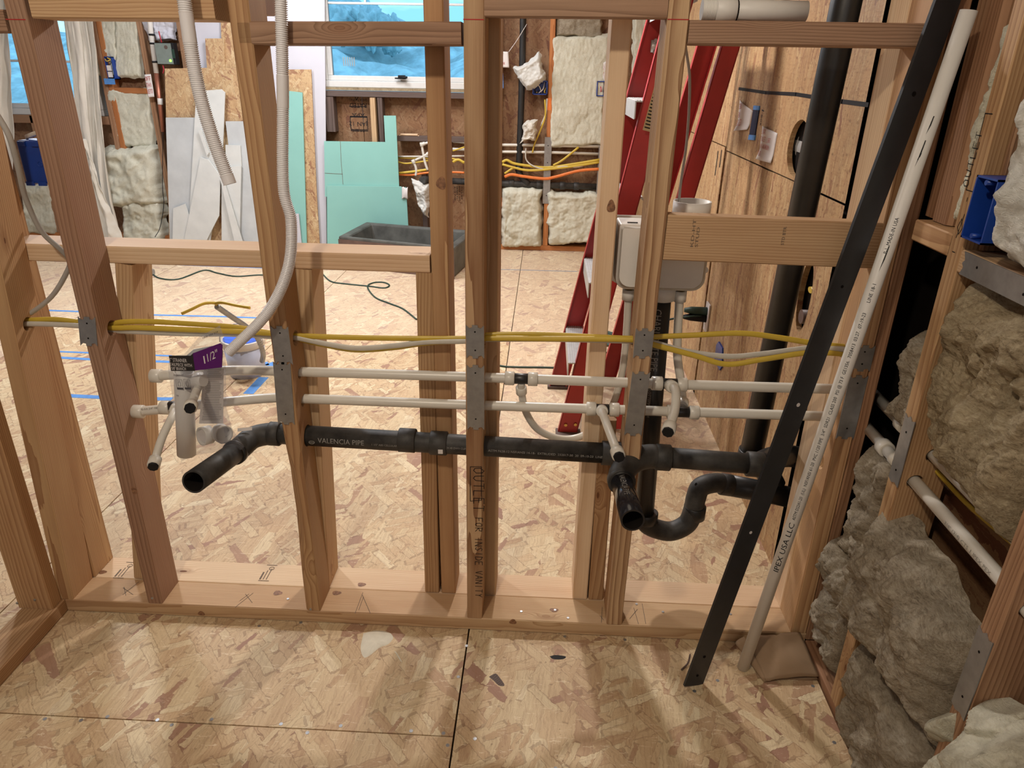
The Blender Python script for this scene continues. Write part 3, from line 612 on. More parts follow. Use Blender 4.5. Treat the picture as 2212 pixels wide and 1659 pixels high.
# right wall of the near room
rplate = lumber('bottom_plate', (.7345, -3.0, .0), (.7345, -.002, .0), .089, .038, M['fir_red'], u=(1, 0, 0), label='bottom plate of the right wall beyond the floor edge', cat='plate')
R0 = lumber('filler_strip', (.7035, .0445, .0195), (.7035, .0445, 2.38), .025, .089, M['fir_red'], label='narrow reddish filler strip between the corner stud and the dark wall bay', cat='wood strip')
R1 = lumber('wall_stud', (.7345, -.192, .0195), (.7345, -.182, 2.38), .089, .038, M['fir'], label='right wall stud with a nail plate, white pipes passing through it', drill=[((.722, -.195, .608), (0, 1, 0), .016), ((.744, -.195, .666), (0, 1, 0), .016)])
R2 = lumber('wall_stud', (.7345, -.541, .0195), (.7345, -.541, 2.38), .089, .038, M['fir_red'], label='nearest right wall stud with a long nail plate at the picture edge', drill=[((.722, -.541, .608), (0, 1, 0), .015), ((.744, -.541, .665), (0, 1, 0), .015)])
R3 = lumber('wall_stud', (.7345, -.95, .0195), (.7345, -.95, 2.38), .089, .038, M['fir'], label='right wall stud outside the picture')
K1 = lumber('blocking', (.7345, -.040, 1.052), (.7345, -.172, 1.052), .089, .038, M['fir'], u=(1, 0, 0), label='short flat block between the two right wall studs behind the white leaning pipe', cat='block')
K2 = lumber('blocking', (.7345, -.210, 1.035), (.7345, -.521, 1.035), .089, .038, M['fir_light'], u=(1, 0, 0), label='flat block with a long nail plate, above the large tan insulation', cat='block')
K3 = lumber('blocking', (.748, -.075, 1.0725), (.748, -.075, 2.38), .07, .062, M['fir_red'], u=(1, 0, 0), label='rounded reddish filler stud standing on the short block', cat='stud', ch=.009)
K5 = lumber('blocking', (.758, -.022, 1.0725), (.758, -.022, 2.38), .07, .040, M['fir_red'], u=(1, 0, 0), label='recessed dark reddish filler stud just right of the leaning white pipe', cat='stud')
K4 = lumber('blocking', (.748, -.218, 1.056), (.748, -.218, 2.38), .07, .011, M['fir_red'], u=(1, 0, 0), label='reddish filler stud behind the blue box on the right', cat='stud')
slab('dark_backing', (.6925, .1815, 0), (.83, .189, 2.46), M['hole'])  # black sheet added to close the gap and keep the bay dark
slab('wall_right_outer', (.81, -3.2, 0), (.83, .19, 2.46), M['hole'])  # slab coloured near-black so the deep bay looks unlit

# ================================================================== PLUMBING IN THE NEAR WALL
def thing(name, loc, label, cat, group=None): return empty(name, V(loc), label, cat, group)
def ring(p, d, r, L, mat, par, name='ring', r_in=None, seg=24, m2=None):
    """short collar centred at p along d with rounded edges"""
    mb = MB(); p = V(p); d = V(d).normalized(); mb.tube([p-d*L/2, p-d*(L/2-.0015), p+d*(L/2-.0015), p+d*L/2], [r-.0018, r, r, r-.0018], seg)
    return sub(mb, name, mat, par)
def tube_part(pts, r, mat, par, name='pipe', seg=20, **k):
    mb = MB(); mb.tube(pts, r, seg, **k); return sub(mb, name, mat, par)
YP = .057
def A(px, py, y=YP): return at(px, py, Y=y)
XD = V((1, 0, 0))
# upper supply line
t = thing('supply_pipe', A(900, 809), 'upper white plastic supply pipe running through all studs of the near wall', 'pipe')
pts = spline([A(336, 812), A(420, 806), A(505, 800), A(650, 803), A(1100, 817), A(1450, 830), A(1818, 841)], 6)
tube_part(pts, .0112, M['pex'], t)
for px, py, L in ((338, 812, .024), (1101, 817, .022), (1151, 819, .022), (1419, 828, .024), (1473, 831, .022)): ring(A(px, py), XD, .0158, L, M['pex'], t)
ring(A(332, 812), XD, .0125, .010, M['ink'], t, 'end_plug')
ring(A(1126, 818), XD, .0122, .034, M['abs'], t, 'tee_fitting'); ring(A(1446, 829), XD, .0122, .034, M['abs'], t, 'tee_fitting')
ring(A(432, 812), XD, .0122, .034, M['abs'], t, 'tee_fitting')
# lower supply line
t2 = thing('supply_pipe', A(900, 872), 'lower white plastic supply pipe running through all studs of the near wall', 'pipe')
pts = spline([A(290, 889), A(340, 885), A(430, 874), A(520, 865), A(600, 859), A(650, 861), A(1000, 874), A(1300, 884), A(1800, 900)], 6)
tube_part(pts, .0112, M['pex'], t2)
for px, py, L in ((299, 889, .026), (358, 881, .024), (1277, 883, .022), (1327, 885, .022), (1449, 889, .018), (1499, 891, .022)): ring(A(px, py), XD, .0158, L, M['pex'], t2)
ring(A(289, 890), XD, .0125, .010, M['ink'], t2, 'end_plug')
for px, py in ((380, 878), (1300, 884), (1473, 890)): ring(A(px, py), XD, .0122, .034, M['abs'], t2, 'tee_fitting')
p = A(315, 884); printed('pipe_print', 'PE-XA 3/4" F88', p, (1, 0, .16), (0, 0, 1), .005, M['print_grey'], t2, wrap=(A(309, 886), .0112, (0, -.6, .4)), length=.045)
# stub outs and loop
def stub(label, pts, r=.0088, par=None, cap=True, n=8):
    p = spline(pts, n); o = thing('supply_stub', p[0], label, 'pipe'); tube_part(p[:-2], r, M['pex'], o)
    d = (p[-1]-p[-3]).normalized(); ring(p[2], p[3]-p[1], r*1.45, .022, M['pex'], o, seg=24)
    if cap:
        ring(p[-1]-d*.008, d, r*1.5, .022, M['pex'], o)
        mb = MB(); q = p[-1]+d*.002; mb.tube([q-d*.006, q+d*.006], r*1.25, 8); sub(mb, 'end_plug', M['ink'], o)
    return o
stub('short white stub out with black plug in front of the plastic bag, leaning left', [A(432, 814, .04), A(430, 830, .0), A(421, 853, -.07), A(411, 880, -.145)])
stub('long curved white stub out left of the plastic bag, black plug at its low end', [A(381, 880, .05), A(373, 898, .01), A(350, 946, -.05), A(332, 1004, -.125)])
stub('straight white stub out pointing down to the black fixture wye, black plug', [A(1300, 886, .045), A(1303, 895, .01), A(1318, 936, -.07), A(1336, 984, -.155)], r=.0092)
stub('curved white stub out hanging right of the coarse-grained stud, black plug', [A(1447, 832, .045), A(1459, 844, .005), A(1458, 884, -.045), A(1444, 930, -.11)], r=.0095)
lp = spline([A(1126, 826), A(1127, 850, .07), A(1137, 892, .085), A(1165, 930, .10), A(1215, 948, .12), A(1265, 938, .13), A(1312, 895, .14), A(1338, 830, .145), A(1350, 760, .15), A(1357, 655, .15), A(1357, 648, .15)], 8)
o = thing('supply_loop', lp[0], 'white plastic pipe looping under the lower supply line and up to the outlet box', 'pipe'); tube_part(lp, .0085, M['pex'], o, seg=18); ring(lp[6], lp[7]-lp[5], .0125, .020, M['pex'], o)
rp_ = spline([A(1473, 879, .075), A(1474, 862, .10), A(1470, 820, .125), A(1463, 760, .14), A(1467, 658, .15), A(1468, 648, .15)], 8)
o = thing('supply_riser', rp_[0], 'white plastic riser from the lower supply line up to the right of the outlet box', 'pipe'); tube_part(rp_, .0100, M['pex'], o); ring(rp_[4], rp_[5]-rp_[3], .0145, .022, M['pex'], o)
# outlet box (seen from behind)
bx0, bx1, bz0, bz1, by0, by1 = .1580, .3575, .873, 1.020, .112, .186
ob = thing('outlet_box', ((bx0+bx1)/2, by1, bz0), 'white plastic washing machine outlet box seen from behind, between the studs', 'box')
def rrect(x0, x1, z0, z1, r, rt_=.006, n=7):
    pts = []
    for cx, cz, a0, rr in ((x1-r, z0+r, -90, r), (x1-rt_, z1-rt_, 0, rt_), (x0+rt_, z1-rt_, 90, rt_), (x0+r, z0+r, 180, r)):
        for k in range(n+1): a = math.radians(a0+90*k/n); pts.append((cx+rr*math.cos(a), cz+rr*math.sin(a)))
    return pts
mb = MB(); out_ = rrect(bx0, bx1, bz0, bz1, .028); n_ = len(out_); lay = []
for y, ins in ((by1, 0), (by0+.010, .002), (by0+.003, .004), (by0, .010)):
    cx, cz = (bx0+bx1)/2, (bz0+bz1)/2
    lay.append([(cx+(x-cx)*(1-ins*2/(bx1-bx0)), y, cz+(z-cz)*(1-ins*2/(bz1-bz0))) for x, z in out_])
mb.add([p for l in lay for p in l], [(i*n_+k, (i+1)*n_+k, (i+1)*n_+(k+1) % n_, i*n_+(k+1) % n_) for i in range(3) for k in range(n_)]+[tuple(3*n_+k for k in range(n_))], 0, True)
mb.s[-1] = False
sub(mb, 'box_body', M['pvc'], ob)
mb = MB(); fl = rrect(bx0-.008, bx1+.004, bz0-.004, bz1+.004, .03); mb.prism([(x, by1, z) for x, z in fl], (0, .003, 0)); sub(mb, 'flange', M['pvc'], ob)
for z in (.975, .932): mb = MB(); mb.box((bx0-.012, by1-.002, z), (bx0-.004, by1+.004, z+.014)); sub(mb, 'mounting_tab', M['pvc'], ob)
mb = MB(); p = at(1523, 583, Y=by1); mb.tube([p-V((0, .003, 0)), p+V((0, .003, 0))], .007, 16); mb.box((p.x-.012, p.y-.002, p.z-.006), (p.x, p.y+.002, p.z+.006)); sub(mb, 'mounting_tab', M['pvc'], ob)
mb = MB(); mb.tube([p-V((0, .004, 0)), p-V((0, .003, 0))], .002, 10); sub(mb, 'screw', M['steel'], ob)
mb = MB(); mb.box((.178, .126, bz1-.001), (.200, .129, bz1+.0006)); sub(mb, 'hanging_slot', M['hole'], ob)
for px, x in ((1357, None), (1468, None)):
    q = at(px, 646, Y=.15)
    mb = MB(); mb.tube([(q.x, .15, bz0-.006), (q.x, .15, bz0+.004)], .0095, 18); sub(mb, 'threaded_nipple', M['brass'], ob)
    mb = MB(); mb.tube([(q.x, .15, bz0-.030), (q.x, .15, bz0-.006)], .0145, 20); sub(mb, 'supply_collar', M['pvc'], ob)
q = at(1430, 650, Y=.15); mb = MB(); mb.tube([(q.x-.004, .15, bz0-.026), (q.x-.004, .15, bz0+.004)], .032, 26); sub(mb, 'drain_collar', M['pvc'], ob)
mb = MB(); q2 = at(1493, 460, Y=.15); mb.pipe([(q2.x, .15, 1.02), (q2.x, .15, 1.045), (q2.x, .15, 1.064)], .040, .003, 32)
tag(sub(mb, 'round_opening', M['pvc'], ob), 'open round white rim on top')
dx = q.x-.004
# small drain pipe and trap
d_ = thing('drain_pipe', (dx, .15, .30), 'black drain pipe dropping from the outlet box into the trap', 'pipe')
e_ = A(1392, 1105, .15)
tube_part([(dx, .15, bz0-.026), (e_.x, .15, e_.z)], .0242, M['abs'], d_, seg=28)
printed('pipe_print', 'CHARLOTTE PIPE', None, (e_.x-dx, 0, e_.z-bz0), (1, 0, 0), .016, M['print_grey'], d_, wrap=(V((dx, .15, .830)), .0242, (-.25, -1, .0)), length=.15)
printed('pipe_print', 'CHARLOTTEPIPE.COM', None, (e_.x-dx, 0, e_.z-bz0), (1, 0, 0), .007, M['print_grey'], d_, wrap=(V((dx+.006, .15, .66)), .0242, (-.6, -1, .0)), length=.10)
tr = thing('drain_trap', A(1450, 1150, .17), 'black plastic P-trap under the outlet box drain', 'drain trap')
tp = spline([A(1392, 1108, .15), A(1396, 1130, .15), A(1420, 1143, .155), A(1452, 1147, .16), A(1485, 1130, .165), A(1499, 1096, .17), A(1503, 1076, .175), A(1514, 1052, .18), A(1545, 1043, .19), A(1575, 1048, .20)], 6)
tube_part(tp, .0255, M['abs_dusty'], tr, 'bend', seg=26)
ring(A(1397, 1116, .15), (0, 0, 1), .0285, .030, M['abs'], tr, 'collar'); ring(A(1500, 1105, .17), (0, 0, 1), .0285, .036, M['abs'], tr, 'collar')
ring(A(1568, 1047, .198), A(1578, 1049, .2)-A(1558, 1046, .196), .0285, .030, M['abs_dusty'], tr, 'collar')
mb = MB(); mb.tube([A(1502, 1047, .15), A(1504, 1045, .145)], .003, 8); sub(mb, 'mould_nub', M['ink'], tr)
# soil stack
T0, T1 = at(1829, 0, Y=.24), at(1622, 985, Y=.30); dd = (T1-T0).normalized()
sv = thing('vent_stack', T1, 'tall thick black vent pipe in front of the sheathed wall', 'pipe')
tube_part([T0-dd*.9, T1], .0302, M['abs'], sv, 'pipe', seg=36)
q = at(1700, 1078, Y=.25)
ring(T1+dd*.005, dd, .035, .05, M['abs'], sv, 'collar', seg=30)
tt = thing('drain_tee', at(1660, 1050, Y=.25), 'black branch fitting low behind the leaning bar, joining arm and trap', 'pipe')
tube_part(spline([T1-V((0,0,.01)), at(1650, 1010, Y=.26), at(1672, 1050, Y=.25)], 6), .031, M['abs'], tt, 'riser', seg=26)
tube_part([at(1575, 1048, Y=.20), at(1650, 1062, Y=.225), at(1742, 1082, Y=.24)], .028, M['abs'], tt, 'arm', seg=26)
ring(at(1733, 1080, Y=.24), at(1742, 1082, Y=.24)-at(1650, 1062, Y=.225), .033, .02, M['abs'], tt, 'collar')
tube_part(spline([at(1640, 1003, Y=.055), at(1668, 990, Y=.12), at(1700, 985, Y=.2), at(1745, 990, Y=.26)], 6), .028, M['abs'], tt, 'sweep', seg=26)
# fixture drain running through the studs
YD = .052
dr = thing('drain_pipe', A(900, 950, YD), 'long black drain pipe with printing, running through three studs to the wye', 'pipe')
pl, pr = A(600, 937, YD), A(1345, 981, YD)
tube_part([pl, pr], .0240, M['abs_dusty'], dr, seg=32)
ax = (pr-pl).normalized()
for px, py, L, r in ((594, 937, .026, .0285), (880, 951, .040, .0285), (948, 957, .040, .0285)): ring(A(px, py, YD), ax, r, L, M['abs_dusty'], dr, 'coupling', seg=32)
q = A(951, 975, YD-.028); mb = MB(); mb.box((q.x-.005, YD-.0292, q.z-.006), (q.x+.006, YD-.027, q.z+.005)); sub(mb, 'sticker', M['paper'], dr)
printed('pipe_print', 'VALENCIA PIPE', None, ax, (0, 0, 1), .0125, M['print_grey'], dr, wrap=(A(693, 942.5, YD), .0240, (0, -1, .10)), length=.108)
printed('pipe_print', '1 1/2" ABS CELLULAR', None, ax, (0, 0, 1), .005, M['print_grey'], dr, wrap=(A(807, 949, YD), .0240, (0, -1, -.02)), length=.060)
printed('pipe_print', 'SCH 40 DWV CUPC', None, ax, (0, 0, 1), .005, M['print_grey'], dr, wrap=(A(962, 958, YD), .0240, (0, -1, .10)), length=.055)
printed('pipe_print', 'ASTM F628-12 NSF/ANSI 14-18-  EXTRUDED  232017-30  20  09-10-23  LINE  N-20', None, ax, (0, 0, 1), .0055, M['print_grey'], dr, wrap=(A(1056, 964, YD), .0240, (0, -1, .10)), length=.285)
mb = MB(); q = A(680, 944, YD)
c_ = [(q.x+.0055*math.cos(a)*1.3, YD-.0246, q.z+.0045*math.sin(a)-.001) for a in [i*math.pi/8 for i in range(16)]]+[(q.x+.0042*math.cos(a)*1.3, YD-.0246, q.z+.0032*math.sin(a)-.001) for a in [i*math.pi/8 for i in range(16)]]
mb.add(c_, [(k, (k+1) % 16, 16+(k+1) % 16, 16+k) for k in range(16)]); mb.box((q.x-.004, YD-.0248, q.z-.0015), (q.x+.004, YD-.0242, q.z-.0005)); sub(mb, 'logo', M['print_grey'], dr)
el = thing('drain_stub', A(545, 944, .045), 'open black drain stub with elbow, reaching toward the camera below the bag', 'pipe')
E1 = spline([A(606, 937, YD), A(575, 938, YD), A(545, 946, .035), A(522, 965, .0), A(508, 977, -.02)], 6)
tube_part(E1, .0262, M['abs_dusty'], el, 'elbow', seg=28)
dE = (A(418, 1041, -.20)-A(508, 977, -.02)).normalized()
ring(A(508, 977, -.02), dE, .0285, .016, M['abs'], el, 'collar', seg=30)
mb = MB(); a0, a1 = A(508, 977, -.02), A(418, 1041, -.20); mb.pipe([a0, a0+(a1-a0)*.4, a1], .0243, .0035, 36, 0, 1, deep=.10); sub(mb, 'open_pipe', [M['abs_dusty'], M['hole']], el)
mb = MB(); q = A(532, 924, .03); mb.add([V((q.x-.016, .017, q.z-.004)), V((q.x+.017, .021, q.z-.001)), V((q.x+.017, .024, q.z+.006)), V((q.x-.016, .020, q.z+.003))], [(0,1,2,3)]); o = sub(mb, 'barcode_sticker', M['paper'], el)
wy = thing('drain_wye', A(1345, 1000, YD), 'black wye fitting with a shiny open pipe stub pointing at the camera', 'pipe')
tube_part([A(1300, 978, YD), A(1360, 982, YD)], .0285, M['abs_dusty'], wy, 'hub', seg=28)
tube_part(spline([A(1436, 988, YD), A(1400, 986, YD-.004), A(1365, 997, .02), A(1344, 1020, -.02), A(1341, 1036, -.035)], 6), .0285, M['abs_dusty'], wy, 'sweep', seg=28)
tube_part([A(1340, 982, YD), A(1440, 988, YD)], .0262, M['abs_dusty'], wy, 'run', seg=28)
ring(A(1432, 988, YD), A(1640, 1003, YD)-A(1432, 988, YD), .031, .034, M['abs_dusty'], wy, 'coupling', seg=30)
w0, w1 = A(1342, 1038, -.038), A(1367, 1124, -.205); dw = (w1-w0).normalized()
ring(w0, dw, .031, .022, M['abs_dusty'], wy, 'collar', seg=30)
mb = MB(); mb.pipe([w0, w0+(w1-w0)*.5, w1], .0243, .0035, 40, 0, 1, deep=.10); sub(mb, 'open_pipe', [M['abs_gloss'] if 'abs_gloss' in M else M['abs'], M['hole']], wy)
printed('pipe_print', 'VALENCIA PIPE', None, dw, (1, 0, 0), .012, M['print_grey'], wy, wrap=(w0+dw*.02, .0243, (-.1, -.5, 1)), length=.085)
ar = thing('drain_pipe', A(1530, 996, YD), 'short black drain pipe between the wye and the fitting behind the bar', 'pipe')
tube_part([A(1440, 988, YD), A(1640, 1003, YD)], .0240, M['abs_dusty'], ar, seg=30); ring(A(1630, 1003, YD), A(1640, 1003, YD)-A(1440, 988, YD), .0295, .038, M['abs_dusty'], ar, 'coupling', seg=30)

# ================================================================== CABLES
def cable(pts, mat, label, w_=.0062, t_=.0030, n=7, cat='cable', name='cable', up=(0,0,1), group=None):
    mb = MB(); p = spline(pts, n); mb.tube(p, 1.0, 10, flat=(w_, t_), up=up); c = p[0]; mb.v = [x-c for x in mb.v]
    return tag(mb.build(name, mat, loc=c), label, cat, group)
ca = cable([A(-40, 688, .06), A(15, 692, .06), A(60, 692, .056), A(120, 690, .056), A(175, 696, .06), A(232, 703, .062), A(262, 696, .060), A(330, 695, .062), A(420, 700, .062), A(510, 707, .062), A(575, 718, .062), A(637, 725, .058), A(800, 730, .056), A(1005, 731, .058), A(1052, 724, .058), A(1150, 722, .058), A(1290, 728, .06), A(1365, 731, .06), A(1412, 728, .06), A(1500, 724, .06), A(1600, 720, .06), A(1680, 729, .06), A(1760, 742, .06), A(1850, 752, .05)], M['yellow'], 'upper yellow electrical cable threaded through the studs')
cb = cable([A(15, 696, .068), A(90, 697, .066), A(170, 699, .066), A(232, 708, .054), A(300, 708, .052), A(400, 712, .052), A(500, 716, .052), A(600, 722, .054), A(640, 731, .066), A(700, 745, .07), A(770, 756, .072), A(850, 751, .07), A(920, 741, .068), A(1005, 736, .066), A(1052, 731, .050), A(1200, 732, .05), A(1365, 734, .05), A(1412, 745, .055), A(1500, 768, .055), A(1570, 787, .055), A(1650, 776, .055), A(1750, 762, .055), A(1850, 766, .05)], M['yellow'], 'lower yellow electrical cable, sagging between the studs')
cc = cable([A(15, 700, .05), A(90, 700, .05), A(170, 704, .05), A(232, 713, .058), A(300, 717, .058), A(400, 721, .06), A(500, 722, .06), A(600, 728, .06), A(640, 730, .056), A(700, 742, .058), A(770, 752, .058), A(850, 747, .058), A(920, 739, .056), A(1005, 737, .056), A(1052, 733, .066), A(1200, 733, .066), A(1365, 737, .062), A(1410, 740, .062), A(1480, 758, .062), A(1570, 770, .062), A(1650, 764, .062), A(1760, 751, .06), A(1850, 757, .045)], M['white_cable'], 'white electrical cable running with the two yellow ones')
cable([at(-30, 215, Y=-.06), at(0, 258, Y=-.055), at(22, 300, Y=-.05), at(40, 365, Y=-.03), at(56, 430, Y=0), at(90, 500, Y=.03), at(132, 540, Y=.055), at(150, 562, Y=.07), at(146, 585, Y=.075), at(112, 640, Y=.07), at(60, 680, Y=.06), at(18, 694, Y=.055), at(-30, 700, Y=.05)], M['grey_cable'], 'grey cable curving down in front of the blue box at the left edge', .0055, .0045)
q = A(657, 727, .0525); printed('jacket_print', 'SLIPWIRE NM-B 12-2 W/G 600V (UL) 10/21/24 16100 600', V((q.x, .0522, q.z-.0035)), (1, 0, .003), (0, 0, 1), .004, M['ink_faint'], ca, length=.215, lift=0)
# ================================================================== NAIL PLATES
def nail_plate(cx, z0, z1, label, y=-.0004, wd=.038, hx=(.0,), slope=0.0, upside=False):
    t = thing('nail_plate', (cx, y, z0), label, 'nail plate'); mb = MB(); h = wd/2
    o = [(-h, z0-.004), (-h+.006, z0+.003), (-.006, z0+.001), (-.006, z0-.004), (.006, z0-.004), (.006, z0+.001), (h-.006, z0+.003), (h, z0-.004)]
    o += [(h, z1+.004), (h-.007, z1-.003), (.006, z1-.001), (.006, z1+.004), (-.006, z1+.004), (-.006, z1-.001), (-h+.007, z1-.003), (-h, z1+.004)]
    o = [(cx+x+slope*(z-z0), z) for x, z in o]
    mb.prism([(x, y, z) for x, z in o], (0, -.0016, 0)); sub(mb, 'plate', M['galv'], t)
    for z in (z0+.008+(z1-z0)*.10, z1-.008-(z1-z0)*.04):
        c = cx+slope*(z-z0); mb = MB(); mb.tube([(c, y-.0021, z), (c, y-.001, z)], .0018, 10); sub(mb, 'nail_hole', M['hole'], t)
    return t
def pz(px, py): return at(px, py, Y=0)
for (pxa, pya, pxb, pyb, lab) in [(193, 743, 188, 688, 'small nail plate on the weathered brown stud at the left'), (614, 783, 604, 708, 'short nail plate on the waned stud, just above the long one'),
        (619, 913, 609, 785, 'long nail plate on the waned stud, in front of the white pipes'), (1027, 770, 1026, 706, 'short nail plate on the middle stud, just above the long one'),
        (1028, 924, 1027, 792, 'long nail plate on the middle stud above the handwriting'), (1387, 770, 1393, 713, 'short nail plate on the coarse-grained stud by the outlet box'),
        (1367, 937, 1385, 806, 'long nail plate on the coarse-grained stud above the wye')]:
    a, b = pz(pxa, pya), pz(pxb, pyb); nail_plate(a.x, a.z, b.z, lab, slope=(b.x-a.x)/(b.z-a.z))
a, b = pz(1842, 950), pz(1858, 822); nail_plate(.6715, .592, .735, 'long dark nail plate on the right corner stud beside the leaning pipe')
nail_plate(.6715, .752, .802, 'short dark nail plate on the right corner stud, above the long one')
def nail_plate_x(y, z0, z1, label, x=.6898, horiz=False):
    t = thing('nail_plate', (x, y, z0), label, 'nail plate'); mb = MB(); h = .0188
    if horiz: y0, y1, z = y, z0, z1; o = [(y0+.004, z-h), (y0-.003, z-.006), (y0+.003, z), (y0-.003, z+.006), (y0+.004, z+h), (y1-.004, z+h), (y1+.003, z), (y1-.004, z-h)]; hs = [(y0+(y1-y0)*.2, z+.003), (y0+(y1-y0)*.82, z-.004)]
    else: o = [(y-h, z0), (y-.006, z0+.004), (y+.006, z0-.002), (y+h, z0+.002), (y+h, z1), (y+.008, z1-.005), (y, z1+.002), (y-.008, z1-.005), (y-h, z1)]; hs = [(y, z0+(z1-z0)*.2), (y, z0+(z1-z0)*.78)]
    mb.prism([(x, a, b) for a, b in o], (-.0016, 0, 0)); sub(mb, 'plate', M['galv'], t)
    for a, b in hs: mb = MB(); mb.tube([(x-.0021, a, b), (x-.001, a, b)], .0022, 10); sub(mb, 'nail_hole', M['hole'], t)
nail_plate_x(-.195, .598, .738, 'long nail plate on the right wall stud where the white pipes pass')
nail_plate_x(-.541, .385, .545, 'long nail plate on the nearest right wall stud at the picture edge')
nail_plate_x(-.225, -.425, 1.035, 'long nail plate lying along the flat block above the tan insulation', horiz=True)
# ================================================================== CORRUGATED TUBES, BAG
def corrugated(px_pts, r, label, smooth=()):
    p = spline(px_pts, 60); L = [0]
    for i in range(1, len(p)): L.append(L[-1]+(p[i]-p[i-1]).length)
    tot = L[-1]; pts, rs = [], []; s_ = 0; i = 0; pitch = .0034; k = 0
    while s_ < tot-1e-4:
        while L[i+1] < s_: i += 1
        q = p[i].lerp(p[i+1], (s_-L[i])/(L[i+1]-L[i])); fr_ = s_/tot
        pts.append(q); flat_ = any(a <= fr_ <= b for a, b in smooth)
        rs.append(r*(.97 if flat_ else (1.0, 1.0, .87, .87)[k % 4])); k += 1; s_ += pitch/4*(1.0 if k % 2 else 1.0)
    mb = MB(); mb.tube(pts, rs, 20, caps=False); n = len(pts)
    e = (pts[-1]-pts[-3]).normalized(); c = pts[0]
    i0 = len(mb.v)-20; ringv = mb.v[i0:]; mb.v += [pts[-1]+(x-pts[-1])*.86 for x in ringv]+[pts[-1]-e*.03+(x-pts[-1])*.86 for x in ringv]; j0 = i0+20
    for q in range(20):
        w2 = (q+1) % 20; mb.f += [[i0+q, i0+w2, j0+w2, j0+q], [j0+q, j0+w2, j0+20+w2, j0+20+q]]; mb.m += [0, 0]; mb.s += [False, True]
    mb.f.append([j0+20+q for q in range(20)]); mb.m.append(0); mb.s.append(False)
    mb.v = [x-c for x in mb.v]
    return tag(mb.build('corrugated_tube', M['tube'], loc=c), label, 'tube')
corrugated([at(378, -260, Y=-.03), at(392, -80, Y=-.035), at(398, 0, Y=-.04), at(424, 170, Y=-.045), at(457, 290, Y=-.05), at(497, 398, Y=-.055)], .0125, 'shorter corrugated white tube hanging with its cut end in front of the cement boards', smooth=((.40, .50), (.965, 1)))
corrugated([at(604, -260, Y=-.02), at(606, -80, Y=-.02), at(607, 0, Y=-.02), at(611, 200, Y=-.022), at(612, 400, Y=-.03), at(629, 480, Y=-.03), at(622, 580, Y=-.03), at(578, 675, Y=-.04), at(493, 762, Y=-.06)], .0112, 'longer corrugated white tube bending left to its end above the plastic bag', smooth=((.335, .40),))
bag = thing('fitting_bag', at(440, 975, Y=-.02), 'clear plastic bag of white drain fittings with a purple and black header', 'bag')
YB = -.030
def B(px, py, y=YB): return at(px, py, Y=y)
outl = [(475,703),(486,735),(488,790),(489,880),(501,925),(528,965),(514,978),(470,976),(424,983),(392,996),(384,982),(381,930),(371,850),(363,800),(366,770),(398,765),(430,728)]
def film(y, bulge):
    mb = MB(); c = B(440, 860, y-bulge); pts = [B(x, yy, y) for x, yy in outl]; n = len(pts)
    mid = [p.lerp(c, .45)+V((0, -bulge*.9 if k % 2 else -bulge*.55, 0)) for k, p in enumerate(pts)]
    mb.add(pts+mid+[c+V((0, -bulge*.4, 0))], [(k, (k+1) % n, n+(k+1) % n, n+k) for k in range(n)]+[(n+k, n+(k+1) % n, 2*n) for k in range(n)], 0, True); return mb
o = sub(film(YB-.004, .010), 'front_film', M['film'], bag); o = sub(film(YB+.030, -.006), 'back_film', M['film'], bag)
mb = MB(); mb.prism([B(365, 768, -.047), B(412, 768, -.047), B(418, 762, -.047), B(434, 790, -.047), B(421, 801, -.047), B(370, 801, -.047)], (0, -.001, 0)); sub(mb, 'black_header', M['card_black'], bag)
mb = MB(); mb.prism([B(417, 763, -.047), B(476, 741, -.047), B(481, 745, -.047), B(480, 793, -.047), B(422, 800, -.047)], (0, -.0012, 0)); sub(mb, 'purple_header', M['purple'], bag)
mb = MB(); mb.prism([B(400, 770, -.012), B(418, 755, -.012), B(475, 744, -.012), B(482, 760, -.012), B(478, 798, -.012), B(400, 800, -.012)], (0, .001, 0)); sub(mb, 'header_back', M['cement_grey'], bag)
def btext(nm, s, px, py, px2, py2, h, mat, y=-.0485):
    a, b = B(px, py, y), B(px2, py2, y); return printed(nm, s, a, b-a, V((0, 0, 1)), h, mat, bag, length=(b-a).length, lift=0)
for s_, a, b, c, d, h in (("1\" STRAINER", 366, 781, 404, 783, .0085), ('TAILPIECE WITH', 367, 790, 415, 793, .0075), ('5/8" BRANCH', 371, 799, 402, 800, .0072)): btext('header_text', s_, a, b, c, d, h, M['paper'])
btext('header_text', '1', 436, 787, 444, 785, .018, M['paper']); btext('header_text', '1/2"', 446, 783, 471, 771, .018, M['paper'])
btext('bag_number', '1000 050 339', 437, 733, 471, 719, .0045, M['ink'], YB-.012)
mb = MB(); mb.prism([B(440, 797, -.004), B(483, 796, -.004), B(482, 915, -.004), B(430, 915, -.004)], (0, .0006, 0)); sub(mb, 'instruction_sheet', M['paper'], bag)
mb = MB()
for k in range(30):
    y0 = 800+k*3.7
    if 816 < y0 < 825: continue
    p, q = B(448-k*.45+R.uniform(0, 3), y0, -.0046), B(480-R.uniform(0, 7), y0, -.0046); mb.add([p, q, q+V((0, 0, .0014)), p+V((0, 0, .0014))], [(0,1,2,3)])
o = sub(mb, 'instruction_print', M['print_grey'], bag); o['kind'] = 'stuff'
tp0, tp1 = B(397, 803, -.008), B(403, 981, -.010)
mb = MB(); mb.pipe([tp1, tp1.lerp(tp0, .5), tp0], .0205, .002, 30, deep=.02); sub(mb, 'tailpiece_tube', M['pvc'], bag)
tube_part([B(410, 828, -.016), B(430, 822, -.02), B(440, 822, -.024)], .013, M['pvc'], bag, 'branch_outlet')
